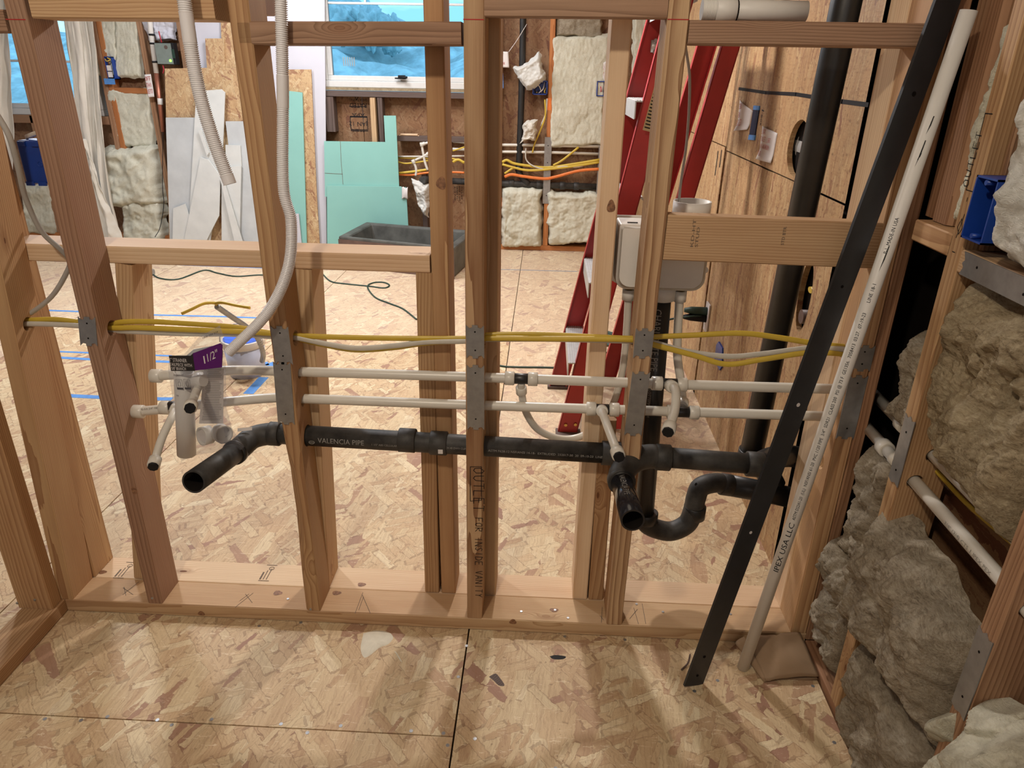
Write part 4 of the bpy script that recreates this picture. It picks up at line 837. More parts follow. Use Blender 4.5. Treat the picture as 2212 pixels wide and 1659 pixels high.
for px, py, r_ in ((447, 940, .0215), (478, 936, .0215)):
    p = B(px, py, -.006); d = V((-.55, -.8, .15)) if px < 460 else V((.75, -.65, .1)); d.normalize(); mb = MB(); mb.pipe([p+d*-.008, p, p+d*.014], r_, .0028, 12 if px > 460 else 30, deep=.020); sub(mb, 'slip_nut', M['pvc'], bag)
p = B(443, 942, -.012); mb = MB(); mb.tube([p, p+V((0, .002, 0))], .017, 24); sub(mb, 'washer', M['paper'], bag)
for k, px in enumerate((383, 400)):
    a = B(px, 841, -.0305); mb = MB(); fr0 = [(0, 0), (.0135, 0), (.0135, .0235), (0, .0235)]
    strokes(mb, [fr0+[fr0[0]], [(.004, .008), (.004, .017), (.0095, .017), (.0095, .008), (.004, .008)], [(.003, .020), (.0105, .020)]], a, (1, 0, 0), (0, 0, 1), .0006, 0)
    mb.add([a, a+V((.0135, 0, 0)), a+V((.0135, 0, .0045)), a+V((0, 0, .0045))], [(0,1,2,3)]); o = sub(mb, 'icon_label', M['ink'], bag); o['kind'] = 'stuff'
btext('tube_print', 'POLYPROPYLENE', 375, 812, 396, 811, .003, M['ink'], -.0305); btext('tube_print', '56', 381, 856, 386, 856, .004, M['ink'], -.0305)
for o in bag.children:
    if o.name.startswith('header_text') or o.name.startswith('tube_print'): o['kind'] = 'stuff'

# ================================================================== LEANING BAR AND PIPE, CARDBOARD
b0, b1 = V((.3875, -.150, .003)), V((.6855, -.021, 1.565)); z = (b1-b0).normalized()
side = (at(1505, 1497, Z=0)-at(1485, 1465, Z=0)); side = V((.55, -.84, 0)); side = (side-z*side.dot(z)).normalized(); nrm = z.cross(side).normalized()
if nrm.y > 0: nrm = -nrm
bar = thing('steel_bar', b0, 'flat black steel bar with screw holes, leaning from the floor against the right wall', 'bar')
mb = MB(); h = .026
# face toward the camera: width direction chosen so that the face looks left and forward
wdir = (V((.93, .36, 0))-z*V((.93, .36, 0)).dot(z)).normalized(); nd = wdir.cross(z).normalized(); nd = nd if nd.y < 0 else -nd
holes = [(.03, .003), (.085, .0035), (.42, .0035), (.72, .0042), (.965, .003), (1.31, .0042)]
mb.prism([b0-wdir*h, b0+wdir*h, b1+wdir*h, b1-wdir*h], -nd*.006); sub(mb, 'flat', M['black_steel'], bar)
for s_, r_ in holes:
    p = b0+z*s_+nd*.0003; mb = MB(); mb.tube([p, p+nd*.0006], r_, 14); sub(mb, 'screw_hole', M['paper'] if s_ in (.72, .42) else M['hole'], bar)
c0, c1 = V((.5175, -.085, 0)), V((.6733, -.078, 1.412)); zp = (c1-c0).normalized()
pv = thing('plastic_pipe', c0, 'loose white plastic pipe with black print, leaning beside the steel bar', 'pipe')
mb = MB(); mb.pipe([c0, c0.lerp(c1, .5), c1], .0134, .002, 32, deep=.05); sub(mb, 'pipe', M['pvc'], pv)
nv_ = (CAM-(c0.lerp(c1, .5))); nv_.z = 0; nv_ = nv_+V((-.15, 0, 0)); yup = V((-1, 0, 0))
def pt(s_, px0, py0, px1, py1, h):
    a = (at(px0, py0, Y=-.08).z-c0.z)/zp.z; b = (at(px1, py1, Y=-.08).z-c0.z)/zp.z
    o = printed('pipe_print', s_, None, zp, yup, h, M['ink'], pv, wrap=(c0+zp*a, .0134, nv_), length=b-a); o['kind'] = 'stuff'
pt('IPEX USA LLC', 1650, 1226, 1688, 1122, .011)
pt('ASTM D2241-20  (UL)  NSF/ANSI 61-20  PVC 1120 PIPE  3/4"  SDR21  CLASS 200  PSI @ 73 F  GE1356.  7058413  03:27.  07-19-23', 1690, 1115, 1842, 672, .0062)
pt('LINE 18-1', 1844, 650, 1860, 610, .0062); pt('P-1  MADE-IN USA', 1878, 545, 1910, 468, .0062)
mb = MB()
for px, py, L in ((1978, 290, .03), (1945, 360, .045), (1960, 345, .012), (1866, 585, .05)):
    zz = at(px, py, Y=-.08).z; a = c0+zp*((zz)/zp.z); n0 = (nv_-zp*nv_.dot(zp)).normalized(); sd_ = zp.cross(n0)
    p = a+n0*.0138; mb.add([p, p+zp*L+sd_*.002, p+zp*L+sd_*.0035, p+zp*L*.5+sd_*.003], [(0, 1, 2, 3)])
o = sub(mb, 'scuff_mark', M['ink'], pv); o['kind'] = 'stuff'
cbx = thing('cardboard_piece', (.61, -.06, 0), 'creased brown cardboard flap on the floor at the foot of the white pipe', 'cardboard')
P4 = [V((.535, -.028, .045)), V((.668, .0-.012, .052)), V((.688, -.112, .012)), V((.560, -.128, .006))]
mb = MB()
def cf(u, v):
    p = P4[0]*(1-u)*(1-v)+P4[1]*u*(1-v)+P4[2]*u*v+P4[3]*(1-u)*v; return p+V((0, 0, .012*math.sin(u*3.1)*math.sin(v*2.8)+.004*fr(p, 3, 18)-.004*(abs((u+v*.5)-.55) < .05)))
mb.grid(cf, 16, 14); sub(mb, 'flap', M['cardboard'], cbx, solid=.003)
mb = MB(); mb.grid(lambda u, v: P4[0].lerp(P4[3], v)+V((-.006+.01*v-.018*math.sin(u*math.pi)*(1-v*.6), 0, -.04*u*(1-v*.8))), 8, 8); sub(mb, 'folded_edge', M['cardboard'], cbx, solid=.002)
mb = MB(); mb.grid(lambda u, v: V((.545+.14*u, -.005-.11*v, .003+.002*math.sin(9*u+5*v))), 6, 6); sub(mb, 'under_flap', M['cardboard'], cbx, solid=.002)
# plaster patch, stains, nail on the near floor
def blob(name, pxs, mat, label, cat, th=.003, n=3):
    pts = [at(x, y, Z=0) for x, y in pxs]; c = sum(pts, V())/len(pts); sp_ = spline(pts+[pts[0]], 4)[:-1]; mb = MB(); m_ = len(sp_)
    mb.add([p for p in sp_]+[p.lerp(c, .25)+V((0, 0, th)) for p in sp_]+[p.lerp(c, .65)+V((0, 0, th*(.8+.5*R.random()))) for p in sp_]+[c+V((0, 0, th*1.2))],
           [(k, (k+1) % m_, m_+(k+1) % m_, m_+k) for k in range(m_)]+[(m_+k, m_+(k+1) % m_, 2*m_+(k+1) % m_, 2*m_+k) for k in range(m_)]+[(2*m_+k, 2*m_+(k+1) % m_, 3*m_) for k in range(m_)], 0, True)
    mb.v = [x-c for x in mb.v]; return tag(mb.build(name, mat, loc=c), label, cat)
blob('plaster_patch', [(785,1368),(812,1362),(840,1366),(849,1378),(838,1392),(820,1399),(800,1415),(786,1420),(779,1400)], M['plaster'], 'dried cream compound patch stuck to the near floor', 'patch', .003)
blob('plaster_patch', [(851,1406),(857,1410),(868,1428),(864,1427)], M['plaster'], 'tiny cream compound streak right of the big patch', 'patch', .0015)
blob('floor_stain', [(1187,1418),(1200,1415),(1222,1418),(1216,1424),(1196,1424)], M['ink'], 'dark oval stain on the near floor in front of the plate', 'stain', .0004)
blob('floor_stain', [(1056,1462),(1070,1455),(1078,1462),(1090,1480),(1078,1481),(1066,1470)], M['old_dark'], 'brown-black splotch on the near floor right of the joint', 'stain', .0004)
mb = MB(); p0 = at(1472, 1447, Z=.004); mb.tube(spline([p0, at(1486, 1432, Z=.006), at(1491, 1412, Z=.02)], 5), [.0022]*10+[.001], 8); mb.v = [x-p0 for x in mb.v]; tag(mb.build('bent_nail', M['sink_copper'], loc=p0), 'small bent rusty nail beside the foot of the steel bar', 'nail')

# ================================================================== RIGHT WALL: PIPES, INSULATION, BOX
o = thing('supply_pipe', (.745, -.5, .582), 'lower white pipe running toward the camera through the right wall studs', 'pipe')
tube_part([(.722, .08, .610), (.722, -.60, .608), (.722, -1.3, .604)], .0118, M['pex'], o); ring((.722, -.075, .609), (0, 1, 0), .017, .024, M['pex'], o); ring((.722, -.125, .609), (0, 1, 0), .0135, .02, M['pex'], o)
pq = at(2105, 1180, X=.745); pr_ = printed('pipe_print', '3/4" (3/4) CTS 1 IPEX PEX', None, (0, -1, 0), (0, 0, 1), .006, M['print_grey'], o, wrap=(V((.722, pq.y+.04, .6085)), .0118, (-1, 0, .15)), length=.14)
o = thing('supply_pipe', (.765, -.5, .622), 'upper white pipe running toward the camera through the right wall studs', 'pipe')
tube_part([(.744, .08, .668), (.744, -.60, .665), (.744, -1.3, .662)], .0118, M['pex'], o); ring((.744, -.08, .667), (0, 1, 0), .017, .024, M['pex'], o); ring((.744, -.13, .667), (0, 1, 0), .0135, .02, M['pex'], o)
cable([(.755, -.17, .635), (.757, -.24, .632), (.765, -.32, .625), (.78, -.5, .63)], M['yellow'], 'short yellow cable showing between the white pipes in the right wall', .005, .003)
NX = (-1, 0, 0)
def qx(l, X): return [at(x, y, X=X) for x, y in l]
def byz(y0, y1, z0, z1, X): return [V((X, y0, z0)), V((X, y1, z0)), V((X, y1, z1)), V((X, y0, z1))]
G = 'batts in the right wall'
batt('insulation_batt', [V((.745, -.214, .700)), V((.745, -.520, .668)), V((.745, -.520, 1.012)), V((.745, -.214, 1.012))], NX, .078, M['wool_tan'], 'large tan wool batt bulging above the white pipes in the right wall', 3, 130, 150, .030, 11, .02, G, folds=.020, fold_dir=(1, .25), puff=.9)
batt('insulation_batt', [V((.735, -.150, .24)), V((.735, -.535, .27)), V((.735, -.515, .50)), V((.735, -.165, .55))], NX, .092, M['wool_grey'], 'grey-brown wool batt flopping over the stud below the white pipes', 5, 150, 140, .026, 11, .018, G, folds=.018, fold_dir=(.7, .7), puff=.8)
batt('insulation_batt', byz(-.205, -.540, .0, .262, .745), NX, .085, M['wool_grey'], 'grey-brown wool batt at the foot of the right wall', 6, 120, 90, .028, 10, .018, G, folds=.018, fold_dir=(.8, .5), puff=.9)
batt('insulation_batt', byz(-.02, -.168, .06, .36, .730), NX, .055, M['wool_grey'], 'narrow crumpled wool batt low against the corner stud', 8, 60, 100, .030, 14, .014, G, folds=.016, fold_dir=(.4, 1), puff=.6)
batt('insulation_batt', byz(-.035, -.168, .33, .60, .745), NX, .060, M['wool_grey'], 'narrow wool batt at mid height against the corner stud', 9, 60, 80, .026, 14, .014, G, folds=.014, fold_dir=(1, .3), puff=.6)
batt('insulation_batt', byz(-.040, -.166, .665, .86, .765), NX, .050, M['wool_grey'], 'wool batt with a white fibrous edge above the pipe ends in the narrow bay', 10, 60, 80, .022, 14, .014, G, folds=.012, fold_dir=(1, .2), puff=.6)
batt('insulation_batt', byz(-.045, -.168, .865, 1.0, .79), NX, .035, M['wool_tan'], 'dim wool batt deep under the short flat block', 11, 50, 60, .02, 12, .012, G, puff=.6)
batt('insulation_batt', byz(-.160, -.168-.03, .80, .84, .76), NX, .02, M['wool_pure'], 'white fibrous tuft beside the stud in the narrow bay', 14, 24, 40, .02, 20, .01, G, puff=.6)
batt('insulation_batt', byz(-.292, -.60, 1.045, 1.60, .745), NX, .11, M['wool_pure'], 'bright white wool batt at the upper right edge beside the blue box', 12, 110, 130, .034, 9, .022, G, folds=.020, fold_dir=(.5, .9), puff=.8)
batt('insulation_batt', byz(-.112, -.176, 1.075, 1.40, .755), NX, .050, M['wool_white'], 'cream wool showing between the two upper studs of the right wall', 13, 50, 80, .02, 10, .012, G, puff=.6)
batt('insulation_batt', [V((.74, -.50, .0)), V((.74, -1.0, .0)), V((.74, -1.0, .72)), V((.74, -.56, .44))], NX, .115, M['wool_white'], 'pale cream wool batt in the bottom right corner of the picture', 15, 110, 110, .034, 14, .022, G, folds=.018, fold_dir=(.6, .7), puff=.8)
batt('insulation_batt', [at(2025, 1600, X=.70), at(2075, 1615, X=.70), at(2085, 1530, X=.70), at(2030, 1545, X=.70)], NX, .035, M['wool_white'], 'small rolled tuft of cream wool beside the nearest stud', 16, 40, 40, .012, 20, .006, G, puff=.9)
slab('wall_right_backing', (.800, -3.2, .02), (.808, -.0, 2.38), M['osb_old'])
bb = thing('outlet_box', (.715, -.245, 1.075), 'open blue electrical box beside the white wool at the right', 'electrical box')
mb = MB(); y0, y1, z0, z1, x0, x1 = -.305, -.252, 1.078, 1.175, .680, .750
y0, y1, x0 = -.285, -.226, .672
for a, b in (((x0, y0, z0), (x1, y0+.003, z1)), ((x0, y1-.003, z0), (x1, y1, z1)), ((x0, y0, z0), (x1, y1, z0+.003)), ((x0, y0, z1-.003), (x1, y1, z1)), ((x1-.003, y0, z0), (x1, y1, z1))): mb.box(a, b)
sub(mb, 'box_shell', M['blue_box'], bb)
for z in (z0+.008, z1-.008): mb = MB(); mb.tube([(x0-.001, (y0+y1)/2, z), (x0+.02, (y0+y1)/2, z)], .004, 12); sub(mb, 'screw_boss', M['blue_box'], bb)
for k, (h_, s_) in enumerate([(1.165, 'OUTLET')]):
    hand('handwriting', s_, (.6898, -.178, 1.150), (0, 0, 1), (0, 1, 0), .015, M['ink'], R1, wd=.0015, sx=.95)
mb = MB(); strokes(mb, [[(1.145, -.196), (1.145, -.176), (1.262, -.172), (1.262, -.192)]], (.6898, 0, 0), (0, 0, 1), (0, 1, 0), .0014, .0006)
strokes(mb, [[(1.075, -.188), (1.085, -.180), (1.10, -.186), (1.085, -.194), (1.075, -.188)], [(1.068, -.184), (1.108, -.190)], [(1.128, -.186), (1.134, -.186)], [(1.045, -.184), (1.045, -.192)]], (.6898, 0, 0), (0, 0, 1), (0, 1, 0), .0014, .0006)
o = mb.build('marker_marks', M['ink']); o['kind'] = 'stuff'; o.parent = R1; o.matrix_parent_inverse = R1.matrix_world.inverted()
mb = MB(); strokes(mb, [[(-.145, 1.046), (-.12, 1.052)], [(-.138, 1.040), (-.134, 1.056)], [(-.130, 1.045), (-.138, 1.052)]], (.6898, 0, 0), (0, -1, 0), (0, 0, 1), .002, .0006)

# big blue two-gang box seen from behind, at the left edge
bb = thing('outlet_box', (-1.11, .20, 1.055), 'large blue electrical box seen from behind at the left edge', 'electrical box')
q = [at(31, 303, Y=.19), at(80, 300, Y=.19), at(116, 398, Y=.19), at(55, 400, Y=.19)]
xa, xb, za, zb = q[0].x+.002, q[0].x+.105, 1.060, q[0].z
mb = MB(); mb.box((xa, .19, za), (xb, .25, zb)); sub(mb, 'box_shell', M['blue_box'], bb, bevel=.004)
mb = MB(); c = V(((xa+xb)/2-.008, .1895, (za+zb)/2-.003)); ringp = [(c+V((math.cos(a)*.0055, 0, math.sin(a)*.0055))) for a in [k*math.pi/8 for k in range(17)]]; mb.tube(ringp, .001, 6); sub(mb, 'knockout', M['blue_box'], bb)
for k in range(3): mb = MB(); mb.box((xa+.006+.03*k, .186, zb-.012), (xa+.022+.03*k, .191, zb-.002)); sub(mb, 'cable_clamp', M['blue_box'], bb)
for k in range(3): mb = MB(); mb.box((xa+.002+.028*k, .187, za-.004), (xa+.020+.028*k, .191, za+.005)); sub(mb, 'cable_clamp', M['blue_box'], bb)
cable([V((xb-.02, .20, za+.002)), V((xb-.012, .18, za-.02)), V((xb+.004, .13, za-.06)), V((xb+.03, .08, za-.12))], M['grey_cable'], 'grey cable leaving the bottom of the big blue box', .0045, .0035)
cable([V((xa+.005, .22, zb+.004)), V((xa+.04, .21, zb+.014)), V((xb-.01, .20, zb+.018)), V((xb+.03, .19, zb+.012))], M['white_cable'], 'white cable lying on top of the big blue box', .005, .003)

# offcut of pipe lying on the upper right block
oc = thing('pipe_offcut', (.27, .03, 1.398), 'short threaded grey-white pipe offcut lying on the upper right block', 'pipe')
o0, o1 = at(1545, 23, Y=.03), at(1741, 27, Y=.03); zc = 1.3975+.0172
mb = MB(); mb.pipe([V((o0.x, .03, zc)), V(((o0.x+o1.x)/2, .03, zc)), V((o1.x, .03, zc))], .0170, .003, 30, deep=.04); sub(mb, 'pipe', M['pvc'], oc)
ring((o0.x+.018, .03, zc), XD, .0192, .036, M['pvc'], oc, 'coupling'); ring((o0.x+.037, .03, zc), XD, .0185, .003, M['hole'], oc, 'seam')
mb = MB(); tp_ = [V((o0.x-.024+.0005*k, .03, zc)) for k in range(49)]; mb.tube(tp_, [.0165+(.0012 if k % 4 < 2 else 0) for k in range(49)], 24); sub(mb, 'thread', M['pvc'], oc)
cable([at(1474, -30, Y=.165), at(1480, 90, Y=.165), at(1490, 175, Y=.165), at(1484, 300, Y=.165), at(1470, 400, Y=.165), at(1465, 462, Y=.165)], M['grey_cable'], 'thin grey cable hanging in front of the rear ladder rail', .0028, .0028)

# ================================================================== FAR ROOM: LADDER
ld = thing('step_ladder', (.2, 1.35, 0), 'red fibreglass step ladder with worn silver steps, right of centre in the far room', 'ladder')
def lin(p0, p1, Y0, Y1, zt):
    a, b = at(*p0, Y=Y0), at(*p1, Y=Y1); d = (b-a); a0 = a-d*(a.z/d.z); return a0, a0+d*((zt-a0.z)/d.z)
def rail(pa, pb, Y0, Y1, wd, dep, sgn, nm, zt=1.95, z0=.01):
    a, b = lin(pa, pb, Y0, Y1, zt); a = a+(b-a)*(z0/(b.z-a.z)); mb = MB()
    for (x0_, x1_, y0_, y1_) in ((0, wd, 0, .004), (0, .004, 0, dep), (wd-.004, wd, 0, dep)):
        p = []
        for e in (a, b):
            for x, y in ((x0_, y0_), (x1_, y0_), (x1_, y1_), (x0_, y1_)): p.append(e+V((x, y*sgn, 0)))
        mb.add(p, [(0, 1, 5, 4), (1, 2, 6, 5), (2, 3, 7, 6), (3, 0, 4, 7), (3, 2, 1, 0), (4, 5, 6, 7)])
    sub(mb, nm, M['red_frp'], ld); return a, b
Ba, Bb = rail((1203, 940), (1424, 84), 1.08, 1.14, .076, .03, 1, 'front_rail')
Aa, Ab = rail((1187, 828), (1395, 45), 1.55, 1.44, .076, .03, -1, 'front_rail')
Ca, Cb = rail((1296, 812), (1504, 98), 1.60, 1.50, .070, .028, -1, 'rear_rail')
Da = V((Ca.x+.015, 1.13, .01)); mb = MB()
rail((1296+22, 925), (1515, 250), 1.13, 1.18, .06, .028, 1, 'rear_rail')
for k, z in enumerate((.30, .61, .915, 1.225, 1.53)):
    fB = Ba+(Bb-Ba)*((z-Ba.z)/(Bb.z-Ba.z)); fA = Aa+(Ab-Aa)*((z-Aa.z)/(Ab.z-Aa.z)); mb = MB()
    y0, y1 = fB.y+.005, fA.y-.005; xl = (fB.x+fA.x)/2-.012
    prof = [(0, 0), (.112, 0), (.112, -.012), (.108, -.004), (.004, -.004), (.004, -.055), (0, -.058)]
    mb.prism([(xl+a, y0, z+c_) for a, c_ in prof], (0, y1-y0, 0))
    for r in range(12): mb.box((xl+.006+.0085*r, y0, z), (xl+.0095+.0085*r, y1, z+.0018))
    s_ = sub(mb, 'step', M['alu'], ld)
for (pt_, nm, w0_) in ((Ba, 'rubber_foot', .09), (Aa, 'rubber_foot', .09), (Ca, 'rubber_foot', .08)):
    mb = MB(); mb.box((pt_.x-.008, pt_.y-.035, 0), (pt_.x+w0_, pt_.y+.035, .014)); sub(mb, nm, M['old_dark'], ld, bevel=.003)
for px, py in ((1222, 918), (1243, 917)):
    p = at(px, py, Y=1.079); mb = MB(); mb.tube([p+V((0, .001, 0)), p-V((0, .003, 0))], .006, 12); sub(mb, 'rivet', M['brass'], ld)
mb = MB(); c = at(1415, 100, Y=1.435); mb.tube([c+V((0, 0, .02)), c-V((0, 0, .02))], .016, 14, flat=(1, .3)); sub(mb, 'hinge_plate', M['alu'], ld)
for dz in (.018, -.018): mb = MB(); mb.tube([c+V((0, -.006, dz)), c+V((0, .004, dz))], .007, 12); sub(mb, 'rivet', M['galv'], ld)
# warning label on the near rail
a, b = at(1392, 285, Y=1.0985), at(1426, 150, Y=1.0985); mb = MB(); q = [at(1387, 280, Y=1.10), at(1410, 286, Y=1.10), at(1432, 170, Y=1.105), at(1418, 165, Y=1.105)]
q = [x+V((0, -.012, 0)) for x in q]; mb.add(q, [(0, 1, 2, 3)]); sub(mb, 'warning_label', M['label_tan'] if 'label_tan' in M else M['cardboard'], ld)
mb = MB()
for k in range(11):
    t_ = .05+k*.062; l, r = q[0].lerp(q[3], t_), q[1].lerp(q[2], t_); n2 = V((0, -.0006, 0)); l2, r2 = l.lerp(r, .12), l.lerp(r, R.uniform(.7, .9)); mb.add([l2+n2, r2+n2, r2+n2+V((0, 0, .004)), l2+n2+V((0, 0, .004))], [(0, 1, 2, 3)])
o = sub(mb, 'label_print', M['ink'], ld); o['kind'] = 'stuff'

# ================================================================== FAR ROOM: WINDOWS
def window(n, x0, x1, z0, z1, muntins_x, muntins_z):
    w_ = bpy.data.objects.new('window_%d' % n, None); C.objects.link(w_); w_['kind'] = 'structure'
    def fbx(nm, a, b, m=M['white_trim']): mb = MB(); mb.box(a, b); o = mb.build(nm, m, bevel=.004); o.parent = w_; return o
    f = .045; y0, y1 = 4.215, 4.30
    fbx('frame', (x0, y0, z0), (x1, y1, z0+f)); fbx('frame', (x0, y0, z1-f), (x1, y1, z1)); fbx('frame', (x0, y0, z0+f), (x0+f, y1, z1-f)); fbx('frame', (x1-f, y0, z0+f), (x1, y1, z1-f))
    g = .035; a, b, c, d = x0+f, x1-f, z0+f, z1-f
    fbx('sash', (a, y0+.02, c), (b, y1-.02, c+g)); fbx('sash', (a, y0+.02, d-g), (b, y1-.02, d)); fbx('sash', (a, y0+.02, c+g), (a+g, y1-.02, d-g)); fbx('sash', (b-g, y0+.02, c+g), (b, y1-.02, d-g))
    for x in muntins_x: fbx('muntin', (x-.008, 4.252, c+g if not muntins_z else min(muntins_z)), (x+.008, 4.262, d-g))
    for z in muntins_z: fbx('muntin', (a+g, 4.252, z-.008), (b-g, 4.262, z+.008))
    mb = MB(); mb.box((a+g-.003, 4.255, c+g-.003), (b-g+.003, 4.259, d-g+.003)); o = mb.build('glass_pane', M['glass']); o.parent = w_
    return w_
W1 = window(1, -1.668, -.52, 1.172, 2.2, (-1.32, -.77), (at(850, 8, Y=4.25).z,))
W2 = window(2, -4.35, -3.37, .935, 2.2, (-3.85,), (at(20, 131, Y=4.25).z,))
mb = MB(); c = at(868, 167, Y=4.20); mb.box((c.x-.05, 4.185, c.z-.012), (c.x+.03, 4.215, c.z-.002)); mb.box((c.x-.025, 4.18, c.z-.004), (c.x+.025, 4.215, c.z+.014)); mb.tube([c+V((.0, -.02, .0)), c+V((.045, -.025, .0))], .008, 10)
o = mb.build('crank_handle', M['ink'], bevel=.002); o.parent = W1
a = at(750, 133, Y=4.25); mb = MB()
for k in range(6): mb.box((a.x+.008*k*2-.03, 4.249, a.z-.03), (a.x+.008*k*2-.024, 4.2495, a.z+.03))
o = mb.build('pane_sticker', M['print_grey']); o.parent = W1; o['kind'] = 'stuff'
slab('trim_1', (-1.70, 4.192, 1.15), (-1.672, 4.30, 2.3), M['drywall']); slab('trim_2', (-1.672, 4.205, 1.152), (-.50, 4.30, 1.172), M['wool_tan'])
# outdoors
def hillside(name, label, y0, hfun, x0, x1, mat, nx=90, ny=24, depth=30, kind='structure'):
    mb = MB(); mb.grid(lambda u, v: V((x0+(x1-x0)*u, y0+depth*v, hfun(x0+(x1-x0)*u, v))), nx, ny); o = mb.build(name, mat); o['kind'] = kind; return o
hillside('ground_outside', '', 4.6, lambda x, v: -1.5+.05*v, -60, 60, M['leaf'], 20, 4, 30)
hillside('hillside', '', 30, lambda x, v: -1.5+(5.4+1.0*fr((x*.06, 3, 0), 3)+2.2*max(0, 1-abs(x+17)/8))*min(1, v*1.15)+1.0*fr((x*.35, v*9, 5), 5)*min(1, v*3), -70, 70, M['leaf'], 220, 40, 34)
def tree(x, y, z, r, label, seed):
    t = thing('tree', (x, y, z-r*1.2), label, 'tree'); mb = MB()
    def f(u, v):
        a, b = u*2*math.pi, v*math.pi; d = V((math.cos(a)*math.sin(b), math.sin(a)*math.sin(b), math.cos(b))); return V((x, y, z))+d*r*(1+.55*fr(d*1.0+V((seed, 0, 0)), 5, 2.6))
    mb.grid(f, 48, 26); sub(mb, 'crown', M['leaf'], t); mb = MB(); mb.tube([(x, y, z-r*1.3), (x, y, z)], [r*.12, r*.07], 8); sub(mb, 'trunk', M['leaf'], t)
tr_ = []
for k, (px, py, r, lab) in enumerate([(735, 26, 1.1, 'leftmost round tree on the hill ridge beyond the middle window'), (767, 30, 1.0, 'low round tree second from the left on the hill ridge'), (797, 29, 1.2, 'tallest round tree on the hill ridge beyond the middle window'), (822, 42, 1.1, 'rightmost low tree on the hill ridge beyond the middle window')]):
    p = at(px, py, Y=46); tree(p.x, p.y+k%2*2.5, p.z-.7, r*.85, lab, k*3.1)

# ================================================================== FAR ROOM: STUDS, SHEETS, INSULATION
def fstud(x0, x1, z0, z1, mat, label, y0=4.2, cat='stud', **k): return lumber('wall_stud', ((x0+x1)/2, y0+.0445, z0), ((x0+x1)/2, y0+.0445, z1), x1-x0, .089, mat, label=label, cat=cat, **k)
lumber('bottom_plate', (-4.9, 4.2445, .019), (1.0, 4.2445, .019), .089, .038, M['old_orange'], u=(0, 1, 0), label='orange-toned bottom plate of the far wall', cat='plate')
FS = [fstud(-.405, -.385, .04, 2.3, M['old_orange'], 'thin orange strip of far stud left of the writing stud'), fstud(-.38, -.342, .04, 2.3, M['old_orange'], 'orange far stud with blue tape and marker writing'),
      fstud(.000, .038, .04, 2.3, M['old_orange'], 'orange far stud with an orange paint mark, right of the small blue box'), fstud(.437, .475, .04, 2.3, M['old_orange'], 'far stud beside the right edge of the big cream batt'),
      fstud(-3.325, -3.285, .04, 2.3, M['fir_red'], 'dark red far stud beside the hanging canvas'), fstud(-3.283, -3.245, .04, 2.3, M['old_orange'], 'orange far stud left of the cream batts'),
      fstud(-2.985, -2.945, .04, 2.3, M['fir_red'], 'far stud between the cream batts and the copper pipe'), fstud(-2.69, -2.645, .04, 2.3, M['fir_red'], 'short seen far stud right of the wall controller'),
      fstud(-3.95, -3.91, .04, .93, M['fir_red'], 'dark cripple stud under the left window'),
      fstud(-1.655, -1.59, .86, 1.105, M['old_dark'], 'short black post end under the left corner of the window'),
      fstud(-1.262, -1.224, .60, 1.105, M['old_dark'], 'dark old stud under the window, left of the printed sheathing gap'), fstud(-.95, -.912, .04, .60, M['old_dark'], 'low dark stud right of the green sheets'),]
fstud(-1.31, -1.272, .72, 1.105, M['fir_light'], 'fresh light cripple piece under the window', y0=4.17)
lumber('rough_sill', (-1.70, 4.2445, 1.128), (-.45, 4.2445, 1.128), .089, .04, M['old_dark'], u=(0, 1, 0), label='dark old rough sill under the middle window', cat='plate')
lumber('rough_sill', (-4.4, 4.2445, .905), (-3.33, 4.2445, .905), .089, .06, M['fir_red'], u=(0, 1, 0), label='rough sill under the left window', cat='plate')
lumber('blocking', (-1.125, 4.2445, .822), (-.60, 4.2445, .822), .089, .036, M['old_dark'], u=(0, 1, 0), label='grey old block between far studs with wood offcuts on it', cat='block')
lumber('wood_offcut', (-1.10, 4.225, .850), (-.97, 4.225, .850), .045, .012, M['pine'], u=(0, 1, 0), label='upper pale wood offcut on the grey block', cat='wood piece')
lumber('wood_offcut', (-1.11, 4.215, .843), (-.96, 4.22, .843), .018, .006, M['pine'], u=(0, 1, 0), label='lower thin wood offcut on the grey block', cat='wood piece')
lumber('blocking', (-3.243, 4.2445, 1.12), (-2.987, 4.2445, 1.12), .089, .038, M['old_orange'], u=(0, 1, 0), label='orange block between two far studs under the small blue switch box', cat='block')
# printing on the old sheathing under the window and below
mbw = farw
for s_, px, py, h, L in (('JAN 12', 774, 268, .03, .14), ('APA', 774, 248, .026, .10), ('24 OC', 774, 283, .018, .10), ('RATED', 774, 228, .035, .13), ('SHEATHING', 774, 216, .02, .14)):
    p = at(px, py, Y=4.295); o = printed('sheathing_print', s_, p+V((L/2, 0, h/2)), (-1, 0, 0), (0, 0, -1), h, M['ink'], farw, length=L, lift=0); o['kind'] = 'stuff'
q = at(774, 265, Y=4.295); mb = MB()
strokes(mb, [[(-.06+a, z), (.07+a, z)] for a in (.0,) for z in (-.058, -.050, .045, .115)]+[[(-.06, -.045), (-.06, .04), (.07, .04), (.07, -.045)], [(-.02, .20), (.0, .16), (.02, .20), (-.02, .20)]], (q.x, 4.295, q.z), (1, 0, 0), (0, 0, 1), .005, .0005)
o = mb.build('sheathing_print', M['ink']); o['kind'] = 'stuff'; o.parent = farw
for k in range(4):
    p = at(981+5*k, 402, Y=4.295); o = printed('sheathing_print', ('5/27/8', 'SPAN 32', 'EXP 1 SH', '7/16 IN')[k], p, (0, 0, -1), (1, 0, 0), .011, M['ink'], farw, length=.11-.01*(k % 2), lift=0); o['kind'] = 'stuff'

